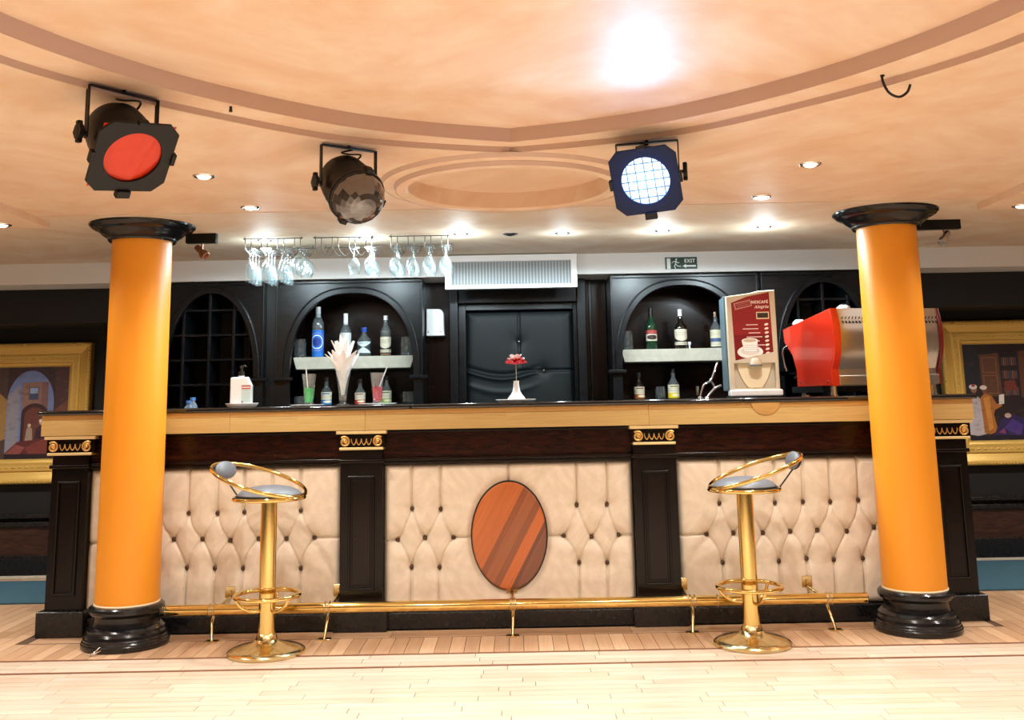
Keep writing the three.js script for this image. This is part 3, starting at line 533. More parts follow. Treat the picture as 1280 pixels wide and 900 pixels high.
// ---------------------------------------------------------------- stage lights
function stageLight(name, label, pos, aim, roll, kind) {
  // group at the ceiling point; the yoke hangs down, the can turns in it
  const t = thing(name, label, 'stage light', pos, 0, 'stage lights under the ceiling');
  const yaw = Math.atan2(aim[0], aim[2]);
  const q = new THREE.Quaternion().setFromUnitVectors(V(0, 0, 1), V(...aim).normalize()), qz = new THREE.Quaternion().setFromAxisAngle(V(0, 0, 1), roll); q.multiply(qz);
  const hw = kind === 'dome' ? 0.108 : 0.112, drop = kind === 'dome' ? 0.150 : kind === 'red' ? 0.158 : 0.128;
  const C = V(0, -drop, 0);
  const Y = g => g.rotateY(yaw);
  // yoke: a flat bar bent into a U
  part('yoke', [Y(lim(-hw, hw, -0.012, -0.007, -0.011, 0.011, 0.002)), Y(lim(-hw - 0.004, -hw, -drop - 0.015, -0.008, -0.011, 0.011, 0.0015)), Y(lim(hw, hw + 0.004, -drop - 0.015, -0.008, -0.011, 0.011, 0.0015)), cyl(0.006, 0.006, 0.016, 0, -0.012, 0, 10)], M.lampBlack, t);
  const sgn = kind === 'lit' ? 1 : -1;
  part('knob', [Y(rod([sgn * hw, -drop, 0], [sgn * (hw + 0.03), -drop, 0], 0.007)), Y(new THREE.CylinderGeometry(0.024, 0.024, 0.014, 6).rotateZ(Math.PI / 2).translate(sgn * (hw + 0.024), -drop, 0)), Y(lim(sgn * (hw + 0.024) - 0.008, sgn * (hw + 0.024) + 0.008, -drop - 0.034, -drop + 0.034, -0.009, 0.009, 0.004))], M.lampBlack, t);
  const fw = V(...aim).normalize().multiplyScalar(0.035), put = g => g.applyQuaternion(q).translate(C.x + fw.x, C.y + fw.y, C.z + fw.z);
  part('can', put(lathe([[0, -0.150], [0.040, -0.149], [0.072, -0.135], [0.090, -0.105], [0.096, -0.06], [0.096, -0.02], [0.100, -0.015], [0.100, 0.045], [0.097, 0.05], [0.093, 0.05]], 40, 0.5).rotateX(Math.PI / 2)), M.lampBlack, t);
  part('cable', tube([[C.x + 0.01, C.y + 0.10, C.z - 0.06], [0.04, -0.03, -0.03], [0.0, -0.035, 0.01], [-0.03, -0.02, -0.02], [0.01, -0.008, -0.03]], 0.0035, 6, 40), M.lampBlack, t);
  if (kind === 'dome') {
    part('front_ring', put(lathe([[0.093, 0.04], [0.104, 0.04], [0.106, 0.048], [0.104, 0.060], [0.096, 0.062]], 48, 0.4).rotateX(Math.PI / 2)), M.lampBlack, t);
    const dome = new THREE.SphereGeometry(0.101, 18, 8, 0, Math.PI * 2, 0, Math.PI / 2).rotateX(Math.PI / 2).toNonIndexed(); dome.computeVertexNormals();
    part('faceted_dome', put(dome.translate(0, 0, 0.052)), S({ color: lin(0.10, 0.085, 0.08), roughness: 0.03, transmission: 0.5, thickness: 0, ior: 2.0, clearcoat: 1, clearcoatRoughness: 0.02 }), t, 'faceted clear dome');
    part('inner_disc', put(cyl(0.092, 0.092, 0.01, 0, 0, 0, 32).rotateX(Math.PI / 2).translate(0, 0, 0.03)), S({ color: lin(0.07, 0.05, 0.045), roughness: 0.25, metalness: 0.4 }), t);
    for (const [x, y] of [[-0.012, 0.010], [0.010, 0.002], [-0.004, -0.016]]) part('pink_filter', put(new THREE.CylinderGeometry(0.0125, 0.0125, 0.006, 6).rotateX(Math.PI / 2).translate(x - 0.008, y + 0.004, 0.085)), S({ color: lin(0.75, 0.42, 0.38), roughness: 0.4 }), t);
    part('lens', put(new THREE.SphereGeometry(0.026, 20, 14).scale(1, 1, 0.5).translate(0.03, -0.048, 0.062)), M.chrome, t);
    for (const a of [-2.0, -0.35, 1.2]) part('clip', put(lim(-0.014, 0.014, 0.099, 0.117, 0.030, 0.062, 0.003).rotateZ(a - Math.PI / 2)), M.lampBlack, t);
  } else {
    // octagonal filter holder with a round opening
    const h = 0.122, c = 0.034, s = flatShape([[-h, -h + c], [-h + c, -h], [h - c, -h], [h, -h + c], [h, h - c], [h - c, h], [-h + c, h], [-h, h - c]]), o = new THREE.Path(); o.absarc(0, 0, 0.087, 0, Math.PI * 2, true); s.holes.push(o);
    const fr = part('filter_frame', put(extr(s, 0.006, 0.0015, 48).translate(0, 0, 0.055)), kind === 'lit' ? M.lampFlareBlue : M.lampBlack, t);
    part('catch', put(lim(-0.022, 0.022, -h - 0.022, -h + 0.004, 0.05, 0.072, 0.003)), M.lampBlack, fr);
    part('catch', put(lim(-0.016, 0.016, h - 0.006, h + 0.008, 0.05, 0.070, 0.003)), M.lampBlack, fr);
    part('catch', put(lim(h - 0.004, h + 0.010, -0.02, 0.02, 0.05, 0.070, 0.003)), M.lampBlack, fr);
    part('catch', put(lim(-h - 0.010, -h + 0.004, -0.02, 0.02, 0.05, 0.070, 0.003)), M.lampBlack, fr);
    if (kind === 'red') {
      const disc = new THREE.CircleGeometry(0.104, 40, 0, Math.PI * 2), d2 = new THREE.PlaneGeometry(0.222, 0.222, 40, 40), p = d2.attributes.position; void disc;
      for (let i = 0; i < p.count; i++) { const x = p.getX(i), y = p.getY(i), cr = Math.abs(x - 0.035 - y * 0.25); p.setZ(i, 0.051 + 0.006 * fbm(x * 14, y * 14, 1, 3) + 0.005 * Math.exp(-cr / 0.012)); }
      d2.computeVertexNormals();
      part('red_gel', put(d2), S({ color: lin(0.60, 0.040, 0.011), roughness: 0.3, specularIntensity: 0.5, clearcoat: 0.12, clearcoatRoughness: 0.1 }), t, 'crumpled red colour gel');
    } else {
      const glow = S({ color: lin(0.8, 0.9, 1), emissive: lin(0.62, 0.84, 1.0), emissiveIntensity: 2.4, roughness: 0.2 });
      part('lamp_lens', put(cyl(0.091, 0.091, 0.006, 0, 0, 0, 48).rotateX(Math.PI / 2).translate(0, 0, 0.040)), glow, t, 'glowing blue-white lens');
      const wires = []; for (let k = -2; k <= 2; k++) { const d = k * 0.032, r = Math.sqrt(0.088 ** 2 - d * d); wires.push(rod([d, -r, 0.052], [d, r, 0.052], 0.0018, 6), rod([-r, d, 0.053], [r, d, 0.053], 0.0018, 6)); }
      part('wire_guard', wires.map(put), M.greyPlastic, t);
      const slots = []; for (let k = 0; k < 9; k++) { const a = Math.PI / 2 - 0.32 + k * 0.08; slots.push(put(lim(0.0965, 0.0985, -0.002, 0.002, -0.05, -0.02).rotateZ(a))); }
      part('vent_slot', slots, S({ color: lin(0.8, 0.8, 0.8), emissive: lin(0.8, 0.9, 1), emissiveIntensity: 1.2 }), t);
      const d = V(...aim).normalize();
      const l = new THREE.SpotLight(lin(0.28, 0.60, 1.0), 6.0, 0, 1.3, 0.35); l.position.copy(C).addScaledVector(d, 0.11); l.castShadow = true; l.shadow.radius = 4; t.add(l);
      l.target.position.copy(C).addScaledVector(d, 2); t.add(l.target);
      const b = new THREE.PointLight(lin(0.06, 0.28, 1.0), 0.45); b.position.copy(C).addScaledVector(d, 0.125); b.castShadow = true; b.shadow.radius = 4; t.add(b);
    }
  }
  return t;
}
stageLight('stage_light', 'black stage light with a red gel, hanging at upper left', [-1.185, CY + 0.022, 2.04], [0.56, -0.70, 0.45], -0.22, 'red');
stageLight('stage_light', 'black disco effect light with a faceted clear dome', [-0.598, CY, 1.40], [0.45, -0.61, 0.64], 0, 'dome');
stageLight('stage_light', 'lit blue-white stage light with a wire guard', [0.505, CY, 1.40], [-0.22, -0.46, 0.86], 0.13, 'lit');
single('cable_hook', [tube([[1.145, 2.118, 2.05], [1.144, 2.096, 2.05], [1.162, 2.055, 2.05], [1.191, 2.042, 2.05], [1.217, 2.057, 2.05], [1.228, 2.08, 2.05]], 0.0042, 8, 40), cyl(0.007, 0.007, 0.012, 1.145, 2.108, 2.05, 12)], M.black, 'black hook of bent cable under the ceiling at upper right', 'hook');
single('ceiling_anchor', cyl(0.006, 0.004, 0.02, -0.91, CY + 0.004, 1.85, 10), M.black, 'tiny black anchor in the ceiling right of the red stage light', 'anchor');

// ---------------------------------------------------------------- air grille and exit sign on the soffit
{
  const holes = canvas(836, 182, (c, w, h) => { c.fillStyle = '#8a9194'; c.fillRect(0, 0, w, h); for (let i = 0; i < 38; i++) for (let j = 0; j < 13; j++) { c.fillStyle = '#666d70'; c.fillRect(i * 22 + 9, j * 14 + 1, 11, 7); c.fillRect(i * 22 - 2, j * 14 + 8, 11, 5); c.fillStyle = '#eef3f4'; c.fillRect(i * 22 + 2, j * 14 + 2, 6, 6); } });
  const t = thing('air_grille', 'white wall-mounted air unit with a perforated grey grille above the padded door', 'air unit', [-0.011, 1.862, -1.5]);
  part('casing', [lim(-0.426, 0.426, 0.002, 0.216, 0, 0.046, 0.004)], M.white, t);
  const fs = flatShape([[-0.428, 0], [0.428, 0], [0.428, 0.22], [-0.428, 0.22]]); fs.holes.push(new THREE.Path([[-0.388, 0.026], [0.388, 0.026], [0.388, 0.178], [-0.388, 0.178]].map(p => new THREE.Vector2(...p))));
  part('frame', extr(fs, 0.02, 0.004).translate(0, 0, 0.0505), M.white, t);
  const g = lim(-0.39, 0.39, 0.024, 0.18, 0.05, 0.058), u = g.attributes.uv; for (let i = 0; i < u.count; i++) u.setXY(i, (u.getX(i) + 0.39) / 0.78, (u.getY(i) - 0.024) / 0.156);
  const pos = g.attributes.position; for (let i = 0; i < u.count; i++) u.setXY(i, (pos.getX(i) + 0.39) / 0.78, (pos.getY(i) - 0.024) / 0.156);
  part('perforated_grille', g, S({ map: holes, roughness: 0.5 }), t, 'grey perforated grille');
}
{
  const sign = canvas(420, 168, (c, w, h) => {
    c.fillStyle = '#d6dde0'; c.fillRect(0, 0, w, h); c.fillStyle = '#053022'; c.fillRect(6, 6, w - 12, h - 12);
    c.fillStyle = '#dfe9e6'; c.fillRect(26, 20, 48, 140);                       // doorway
    c.strokeStyle = '#dfe9e6'; c.lineCap = 'round'; c.lineJoin = 'round'; c.lineWidth = 13;
    c.beginPath(); c.arc(150, 34, 11, 0, 7); c.fill();
    c.beginPath(); c.moveTo(146, 54); c.lineTo(136, 98); c.stroke();
    c.lineWidth = 9; c.beginPath(); c.moveTo(146, 56); c.lineTo(116, 62); c.lineTo(92, 80); c.stroke(); c.beginPath(); c.moveTo(148, 58); c.lineTo(166, 82); c.lineTo(184, 74); c.stroke();
    c.lineWidth = 10; c.beginPath(); c.moveTo(136, 98); c.lineTo(122, 126); c.lineTo(136, 154); c.stroke(); c.beginPath(); c.moveTo(138, 98); c.lineTo(166, 124); c.lineTo(204, 126); c.stroke();
    c.fillStyle = '#e6efec'; c.font = 'bold 66px sans-serif'; c.textAlign = 'center'; c.fillText('EXIT', 318, 78);
    c.fillRect(262, 112, 134, 22); c.beginPath(); c.moveTo(226, 123); c.lineTo(272, 96); c.lineTo(272, 150); c.fill();
  });
  const g = new THREE.BoxGeometry(0.215, 0.084, 0.006);
  single('exit_sign', g, S({ map: sign, roughness: 0.4 }), 'green EXIT sign with a running figure and arrow on the white soffit', 'sign', [1.104, 2.014, -1.497]);
}

// ---------------------------------------------------------------- paintings in gilt frames
function ring(x0, x1, y0, y1, prof) {                                // mitred frame from a profile (inset, height)
  const pos = [], uvs = [], push = (a, b, c, d) => { for (const v of [a, b, c, a, c, d]) { pos.push(...v); uvs.push(v[0] + v[2], v[1] + v[2]); } };
  const corner = (k, i, h) => [[x0 + i, y0 + i, h], [x1 - i, y0 + i, h], [x1 - i, y1 - i, h], [x0 + i, y1 - i, h]][k];
  for (let k = 0; k < 4; k++) for (let j = 0; j + 1 < prof.length; j++) push(corner(k, prof[j][0], prof[j][1]), corner((k + 1) % 4, prof[j][0], prof[j][1]), corner((k + 1) % 4, prof[j + 1][0], prof[j + 1][1]), corner(k, prof[j + 1][0], prof[j + 1][1]));
  const g = new THREE.BufferGeometry(); g.setAttribute('position', new THREE.Float32BufferAttribute(pos, 3)); g.setAttribute('uv', new THREE.Float32BufferAttribute(uvs, 2)); g.computeVertexNormals(); return g;
}
function painting(x0, x1, y0, y1, draw, label) {
  const t = thing('framed_painting', label, 'painting', [0, 0, -2.198], 0, 'gilt framed paintings');
  const w = 0.168;
  part('frame', ring(x0, x1, y0, y1, [[0, 0], [0, 0.050], [0.006, 0.060], [0.022, 0.062], [0.030, 0.052], [0.040, 0.048], [0.058, 0.040], [0.074, 0.034], [0.082, 0.030], [0.086, 0.040], [0.094, 0.042], [0.130, 0.038], [0.138, 0.040], [0.144, 0.030], [0.158, 0.024], [0.166, 0.014], [0.170, 0.010]]), M.frameGold, t, 'broad gilt moulded frame');
  // carved leaves on the inner band and beading on the outer edge
  const orn = [], add = (x, y, r, sx, sy, h) => orn.push(new THREE.SphereGeometry(1, 8, 5).scale(sx, sy, 0.006).rotateZ(r).translate(x, y, h));
  const run = (inset, step, f) => { for (let x = x0 + inset; x < x1 - inset; x += step) { f(x, y0 + inset, 0); f(x, y1 - inset, 0); } for (let y = y0 + inset; y < y1 - inset; y += step) { f(x0 + inset, y, Math.PI / 2); f(x1 - inset, y, Math.PI / 2); } };
  run(0.112, 0.046, (x, y, r) => { add(x, y, r + 0.5, 0.014, 0.006, 0.040); add(x + 0.01 * Math.cos(r), y + 0.01 * Math.sin(r), r - 0.6, 0.011, 0.005, 0.040); });
  run(0.014, 0.022, (x, y, r) => add(x, y, r + 0.4, 0.009, 0.006, 0.061));
  const o = part('carving', orn, M.frameGold, t); o.userData.kind = 'stuff';
  const g = new THREE.PlaneGeometry(x1 - x0 - 2 * w, y1 - y0 - 2 * w).translate((x0 + x1) / 2, (y0 + y1) / 2, 0.012);
  part('canvas', g, S({ map: canvas(640, 640, draw), roughness: 0.45 }), t, 'dark figurative canvas');
  part('backing', lim(x0 + 0.01, x1 - 0.01, y0 + 0.01, y1 - 0.01, 0, 0.008), M.black, t);
}
const blob = (c, col, pts) => { c.fillStyle = col; c.beginPath(); c.moveTo(pts[0], pts[1]); for (let i = 2; i < pts.length; i += 2) c.lineTo(pts[i], pts[i + 1]); c.closePath(); c.fill(); };
const oval = (c, col, x, y, a, b, r = 0) => { c.fillStyle = col; c.beginPath(); c.ellipse(x, y, a, b, r, 0, Math.PI * 2); c.fill(); };
const strokes = (c, w, h, n, cols) => { for (let i = 0; i < n; i++) { c.globalAlpha = 0.10; c.fillStyle = cols[Math.floor(rnd() * cols.length)]; c.fillRect(rr(0, w), rr(0, h), rr(4, 40), rr(3, 26)); } c.globalAlpha = 1; };
painting(-4.05, -3.005, 0.635, 1.612, (c, w, h) => {                  // courtyard arch with a tower and seated people
  c.fillStyle = '#3a2a30'; c.fillRect(0, 0, w, h);
  c.fillStyle = '#6f7fb0'; c.beginPath(); c.ellipse(400, 250, 150, 225, 0, Math.PI, 0); c.lineTo(550, 640); c.lineTo(250, 640); c.fill();
  blob(c, '#8d8a96', [255, 640, 255, 200, 330, 120, 330, 640]); blob(c, '#7a5b58', [345, 640, 345, 110, 510, 105, 515, 640]); blob(c, '#8f6d62', [345, 110, 470, 105, 470, 640, 345, 640]);
  c.fillStyle = '#5c4a58'; c.fillRect(388, 140, 62, 90); c.fillStyle = '#8fa3cf'; c.fillRect(394, 146, 50, 40); c.fillStyle = '#3e4d70'; c.fillRect(394, 190, 50, 36);
  c.fillStyle = '#3d2428'; c.beginPath(); c.ellipse(430, 330, 85, 75, 0, Math.PI, 0); c.lineTo(515, 560); c.lineTo(345, 560); c.fill();
  c.fillStyle = '#6a3b34'; c.beginPath(); c.ellipse(430, 345, 64, 62, 0, Math.PI, 0); c.lineTo(494, 560); c.lineTo(366, 560); c.fill();
  blob(c, '#4a2f33', [555, 0, 640, 0, 640, 640, 555, 640]); blob(c, '#6e4436', [560, 300, 640, 230, 640, 470, 560, 520]);
  blob(c, '#a08d7c', [375, 520, 385, 430, 400, 415, 420, 430, 425, 520]); oval(c, '#c9b39b', 400, 408, 11, 13);
  blob(c, '#3a2230', [430, 540, 445, 440, 475, 400, 515, 420, 530, 540]); oval(c, '#c7a48e', 480, 388, 17, 20); oval(c, '#ddd2c4', 480, 376, 19, 12);
  blob(c, '#5d2a2c', [250, 600, 330, 520, 520, 500, 600, 620, 560, 640, 250, 640]); blob(c, '#7c3a34', [380, 560, 500, 500, 540, 560, 520, 640, 430, 640]); blob(c, '#8d4c49', [250, 610, 320, 540, 380, 560, 330, 630]);
  c.fillStyle = '#241a22'; c.fillRect(0, 605, w, 35); blob(c, '#4d3a36', [0, 0, 250, 0, 250, 640, 0, 640]); blob(c, '#9c7a45', [200, 180, 250, 230, 250, 500, 200, 520]);
  strokes(c, w, h, 500, ['#2a1a20', '#8a6a5a', '#5a4a60', '#b09080']);
}, 'gilt-framed painting of a courtyard arch on the left wall');
painting(3.03, 4.05, 0.640, 1.648, (c, w, h) => {                     // dark library with two robed people
  c.fillStyle = '#23171b'; c.fillRect(0, 0, w, h);
  blob(c, '#151a26', [0, 0, 100, 0, 90, 300, 0, 330]); blob(c, '#5a3a28', [105, 70, 235, 60, 240, 350, 110, 350]); c.strokeStyle = '#7c5538'; c.lineWidth = 6; c.strokeRect(125, 90, 90, 100); c.strokeRect(125, 210, 90, 120);
  c.fillStyle = '#1c1418'; c.fillRect(245, 30, 110, 330); for (let i = 0; i < 24; i++) { c.fillStyle = ['#4b3a3a', '#6e5a44', '#7c3a2c', '#3c4558'][i % 4]; c.fillRect(250 + (i % 8) * 13, [90, 180, 290][Math.floor(i / 8)], 10, 55); }
  blob(c, '#6d2f26', [255, 250, 330, 240, 345, 310, 260, 315]); blob(c, '#5a3626', [365, 50, 470, 40, 470, 360, 365, 360]); blob(c, '#2e1e22', [470, 0, 640, 0, 640, 640, 470, 640]);
  blob(c, '#b7aeb4', [0, 600, 5, 400, 20, 345, 60, 335, 95, 370, 110, 460, 140, 590, 60, 610]); oval(c, '#8a5c44', 52, 300, 21, 26); oval(c, '#d5c9c2', 48, 284, 27, 17); oval(c, '#9b3a32', 50, 275, 12, 10);
  blob(c, '#a8662c', [100, 590, 92, 420, 88, 360, 120, 330, 165, 345, 195, 400, 225, 395, 230, 415, 180, 440, 170, 470, 190, 580, 140, 600]); blob(c, '#c9863e', [110, 360, 150, 350, 160, 560, 130, 580]); oval(c, '#7a4a34', 122, 306, 18, 24); oval(c, '#dccbbd', 116, 290, 24, 15);
  blob(c, '#ddd6cc', [215, 340, 250, 335, 245, 400, 210, 405]);
  blob(c, '#2c2150', [160, 610, 210, 500, 300, 470, 420, 520, 430, 640, 160, 640]); blob(c, '#45307a', [230, 560, 290, 500, 360, 540, 330, 620]); oval(c, '#c7a89a', 262, 478, 22, 16); blob(c, '#7a3a68', [190, 590, 230, 560, 240, 600]);
  c.fillStyle = '#171426'; c.fillRect(0, 608, w, 32);
  strokes(c, w, h, 500, ['#1a1218', '#5a3a30', '#3a2a50', '#9a7050']);
}, 'gilt-framed painting of robed readers on the right wall');

// ---------------------------------------------------------------- hanging glass racks
const RY = 2.072, RZ0 = -0.60, RZ1 = -0.90;
function glassRack(xs, label) {
  const t = thing('glass_rack', label, 'rack', [0, 0, 0], 0, 'wire glass racks');
  const x0 = xs[0] - 0.02, x1 = xs[xs.length - 1] + 0.02;
  part('front_bar', lim(x0 - 0.01, x1 + 0.01, RY + 0.004, RY + 0.009, RZ0 - 0.004, RZ0 + 0.004), M.rackWire, t);
  part('rear_bar', lim(x0 - 0.01, x1 + 0.01, RY - 0.004, RY + 0.001, RZ1 - 0.034, RZ1 - 0.026), M.rackWire, t);
  part('ceiling_stud', [[x0, RZ0], [x1, RZ0], [x0, RZ1 - 0.03], [x1, RZ1 - 0.03]].map(([x, z]) => rod([x, RY, z], [x, CY, z], 0.003, 6)), M.rackWire, t);
  for (const x of xs) for (const s of [-1, 1]) { const X = x + s * 0.017; part('rail_wire', tube([[X, RY + 0.006, RZ0], [X, 2.03, RZ0], [X, 2.022, RZ0 - 0.006], [X, 2.022, RZ1], [X + 0.016, RY - 0.002, RZ1 - 0.03]], 0.0024, 6, 30), M.rackWire, t); }
}
const lanesL = [-1.497, -1.405, -1.312, -1.217], lanesM = [-1.098, -1.003, -0.908, -0.812], lanesR = [-0.668, -0.573, -0.478, -0.383];
glassRack(lanesL, 'wire glass rack full of champagne flutes, leftmost under the ceiling');
glassRack(lanesM, 'wire glass rack, half empty, middle one under the ceiling');
glassRack(lanesR, 'wire glass rack with four lanes of glasses, nearest the air grille');
// glasses hang upside down: foot at y = 0, bowl below
const thin = (o, w) => o.concat(o.slice().reverse().map(p => [Math.max(0, p[0] - w), p[1]]));
const stem = [[0, 0.004], [0.031, 0.003], [0.032, 0.001], [0.026, -0.002], [0.006, -0.007], [0.0035, -0.014]];
const fluteG = lathe([...stem, [0.0035, -0.068], [0.008, -0.075], [0.016, -0.090], [0.0215, -0.115], [0.023, -0.145], [0.0215, -0.185], [0.0205, -0.1855], [0.0218, -0.145], [0.020, -0.115], [0.0145, -0.091], [0.005, -0.079], [0, -0.077]], 20, 0.7);
const wineG = lathe([...stem, [0.0035, -0.050], [0.010, -0.056], [0.024, -0.072], [0.034, -0.094], [0.036, -0.112], [0.033, -0.132], [0.0275, -0.150], [0.0265, -0.1505], [0.0318, -0.132], [0.0346, -0.112], [0.0325, -0.094], [0.0225, -0.073], [0.008, -0.059], [0, -0.057]], 24, 0.7);
const balloonG = lathe([...stem, [0.0035, -0.030], [0.012, -0.036], [0.034, -0.052], [0.044, -0.076], [0.045, -0.098], [0.040, -0.122], [0.030, -0.142], [0.029, -0.1425], [0.0388, -0.122], [0.0436, -0.098], [0.0426, -0.076], [0.0325, -0.053], [0.010, -0.039], [0, -0.037]], 28, 0.7);
function hang(name, g, x, zs, label, cat, grp) { const word = ['frontmost', 'second', zs.length > 3 ? 'third' : 'rearmost', 'rearmost']; zs.forEach((z, i) => single(name, g, M.glass, zs.length > 1 ? `${word[i]} ${label}` : label, cat, [x, 2.0265, z], 0, grp)); }
['left lane', 'second lane', 'third lane'].forEach((l, i) => hang('champagne_flute', fluteG, lanesL[i], [-0.64, -0.71, -0.78, -0.85], `tall champagne flute hanging upside down in the ${l} of the leftmost rack`, 'glass', `hanging flutes ${l}`));
hang('balloon_glass', balloonG, lanesL[3], [-0.66, -0.76, -0.86], 'round balloon glass hanging at the right end of the leftmost rack', 'glass', 'hanging balloon glasses');
hang('wine_glass', wineG, lanesM[2], [-0.68], 'single wine glass hanging in the middle rack, left of its neighbours', 'glass');
hang('wine_glass', wineG, lanesM[3], [-0.66, -0.74, -0.82], 'wine glass hanging in the right-hand lane of the middle rack', 'glass', 'middle rack glasses');
lanesR.forEach((x, i) => hang('wine_glass', wineG, x, i ? [-0.65, -0.735, -0.82] : [-0.65, -0.722, -0.794, -0.864], `wine glass hanging in the ${['first', 'second', 'third', 'fourth'][i]} lane of the rack nearest the air grille`, 'glass', `right rack lane ${i + 1} glasses`));

// ---------------------------------------------------------------- bottles and tumblers in the niches
function labelMat(draw) { return S({ map: canvas(256, 192, draw), roughness: 0.55 }); }
const wrapBand = (r, y0, y1) => cyl(r, r, y1 - y0, 0, y0, 0, 28, true).rotateY(Math.PI);
const clear = S({ color: lin(0.80, 0.86, 0.87), roughness: 0.03, transmission: 0.92, thickness: 0, ior: 1.5 });
const darkGlass = S({ color: lin(0.012, 0.008, 0.005), roughness: 0.06, clearcoat: 0.5 });
const greenGlass = S({ color: lin(0.010, 0.045, 0.022), roughness: 0.06, clearcoat: 0.5 });
function bottle(label, [x, y, z], { h, r, neck = 0.012, sh = 0.62, mat = clear, cap = M.dark, capH = 0.03, capR, band, bandMat, liquid, fill = 0.5, group, lowBody }) {
  const t = thing('bottle', label, 'bottle', [x, y, z], 0, group);
  const sy = h * sh, ny = h * (sh + 0.16);
  part('glass_body', lathe([[0, 0], [r * 0.92, 0], [r, 0.006], [r, sy * 0.92], [r * 0.96, sy], [r * 0.72, sy + (ny - sy) * 0.45], [neck * 1.25, ny], [neck, ny + (h - ny) * 0.3], [neck, h - capH * 0.4], [0, h - capH * 0.4]], 28, 0.5), mat, t);
  part('cap', cyl(capR || neck * 1.15, capR || neck * 1.15, capH, 0, h - capH, 0, 18), cap, t);
  if (liquid) part('liquid', cyl(r * 0.93, r * 0.93, sy * fill, 0, 0.006, 0, 24), liquid, t);
  if (band) part('label', wrapBand(r * 1.012, h * band[0], h * band[1]), bandMat, t);
  if (lowBody) part('coloured_body', cyl(r * 1.008, r * 1.008, h * lowBody[0], 0, 0.004, 0, 28, true), lowBody[1], t);
  return t;
}
const lines = (c, x, y, w, n, gap, col) => { c.fillStyle = col; for (let i = 0; i < n; i++) c.fillRect(x + (i % 2) * 6, y + i * gap, w - (i % 3) * 12, 3); };
const shield = labelMat((c, w, h) => { c.fillStyle = '#191210'; c.fillRect(0, 0, w, h); c.fillStyle = '#ded3ba'; c.beginPath(); c.moveTo(60, 10); c.quadraticCurveTo(128, -4, 196, 10); c.lineTo(188, 90); c.quadraticCurveTo(170, 130, 128, 140); c.quadraticCurveTo(86, 130, 68, 90); c.fill(); c.fillStyle = '#ded3ba'; c.fillRect(60, 150, 136, 34); lines(c, 84, 40, 88, 3, 16, '#6a5a44'); lines(c, 72, 158, 110, 2, 12, '#4a3a2a'); });
const lace = labelMat((c, w, h) => { c.fillStyle = '#1d62c4'; c.fillRect(0, 0, w, h); c.strokeStyle = '#dfefff'; c.lineWidth = 9; c.beginPath(); c.ellipse(128, 96, 44, 62, 0, 0, 7); c.stroke(); c.lineWidth = 4; c.setLineDash([5, 5]); c.beginPath(); c.ellipse(128, 96, 60, 84, 0, 0, 7); c.stroke(); c.fillStyle = '#0d2f8a'; c.beginPath(); c.ellipse(128, 96, 28, 40, 0, 0, 7); c.fill(); });
const blueCoat = S({ color: lin(0.02, 0.17, 0.60), roughness: 0.25 });
const gx = labelMat((c, w, h) => { c.fillStyle = '#2a3336'; c.fillRect(0, 0, w, h); blob(c, '#cfd9da', [60, 14, 196, 14, 134, 92, 122, 92]); blob(c, '#cfd9da', [60, 178, 196, 178, 134, 100, 122, 100]); lines(c, 90, 30, 70, 2, 12, '#59666a'); });
const red = labelMat((c, w, h) => { c.fillStyle = '#a31d28'; c.fillRect(0, 0, w, h); c.fillStyle = '#e5d9c6'; c.fillRect(30, 70, 196, 122); c.fillStyle = '#38231c'; c.beginPath(); c.ellipse(128, 128, 40, 44, 0, 0, 7); c.fill(); lines(c, 60, 20, 130, 2, 20, '#e6c9a8'); });
const syrup = (top, low) => labelMat((c, w, h) => { c.fillStyle = '#e9dfc4'; c.fillRect(0, 0, w, h); c.fillStyle = low; c.fillRect(0, 120, w, 72); c.fillStyle = top; c.fillRect(96, 16, 64, 18); lines(c, 60, 52, 136, 3, 18, '#8a7a5a'); c.fillStyle = '#fff4d0'; c.beginPath(); c.ellipse(150, 150, 40, 20, 0, 0, 7); c.fill(); });
const LY = 1.452, RYs = 1.463, Z1 = -1.665;
bottle('tall clear vodka bottle with a bright blue body on the left shelf', [-1.302, LY, Z1], { h: 0.335, r: 0.0385, neck: 0.014, sh: 0.68, cap: S({ color: lin(0.55, 0.58, 0.6), roughness: 0.35 }), capH: 0.07, lowBody: [0.52, blueCoat], band: [0.10, 0.50], bandMat: lace });
bottle('clear bottle with a white cap behind the paper napkins', [-1.118, LY, Z1], { h: 0.287, r: 0.036, neck: 0.012, sh: 0.6, cap: M.white, capH: 0.075, capR: 0.0145, band: [0.1, 0.55], bandMat: S({ color: lin(0.6, 0.62, 0.6), roughness: 0.6 }) });
bottle('short square-shouldered clear bottle with a blue cap on the left shelf', [-0.995, LY, Z1], { h: 0.192, r: 0.044, neck: 0.015, sh: 0.58, cap: S({ color: lin(0.015, 0.06, 0.32), roughness: 0.3 }), capH: 0.032, capR: 0.019, band: [0.08, 0.54], bandMat: gx });
bottle('whisky bottle with a cream shield label on the left shelf', [-0.852, LY, Z1], { h: 0.268, r: 0.0355, neck: 0.0125, sh: 0.62, cap: M.white, capH: 0.03, band: [0.07, 0.48], bandMat: shield, liquid: S({ color: lin(0.35, 0.10, 0.012), roughness: 0.2 }), fill: 0.25 });
bottle('dark green wine bottle with a red and white label on the right shelf', [0.913, RYs, Z1], { h: 0.276, r: 0.0365, neck: 0.0125, sh: 0.58, mat: greenGlass, cap: M.black, capH: 0.06, band: [0.20, 0.46], bandMat: red });
bottle('dark whisky bottle with a cream shield label on the right shelf', [1.108, RYs, Z1], { h: 0.262, r: 0.041, neck: 0.0125, sh: 0.56, mat: darkGlass, cap: M.white, capH: 0.045, band: [0.08, 0.50], bandMat: shield });
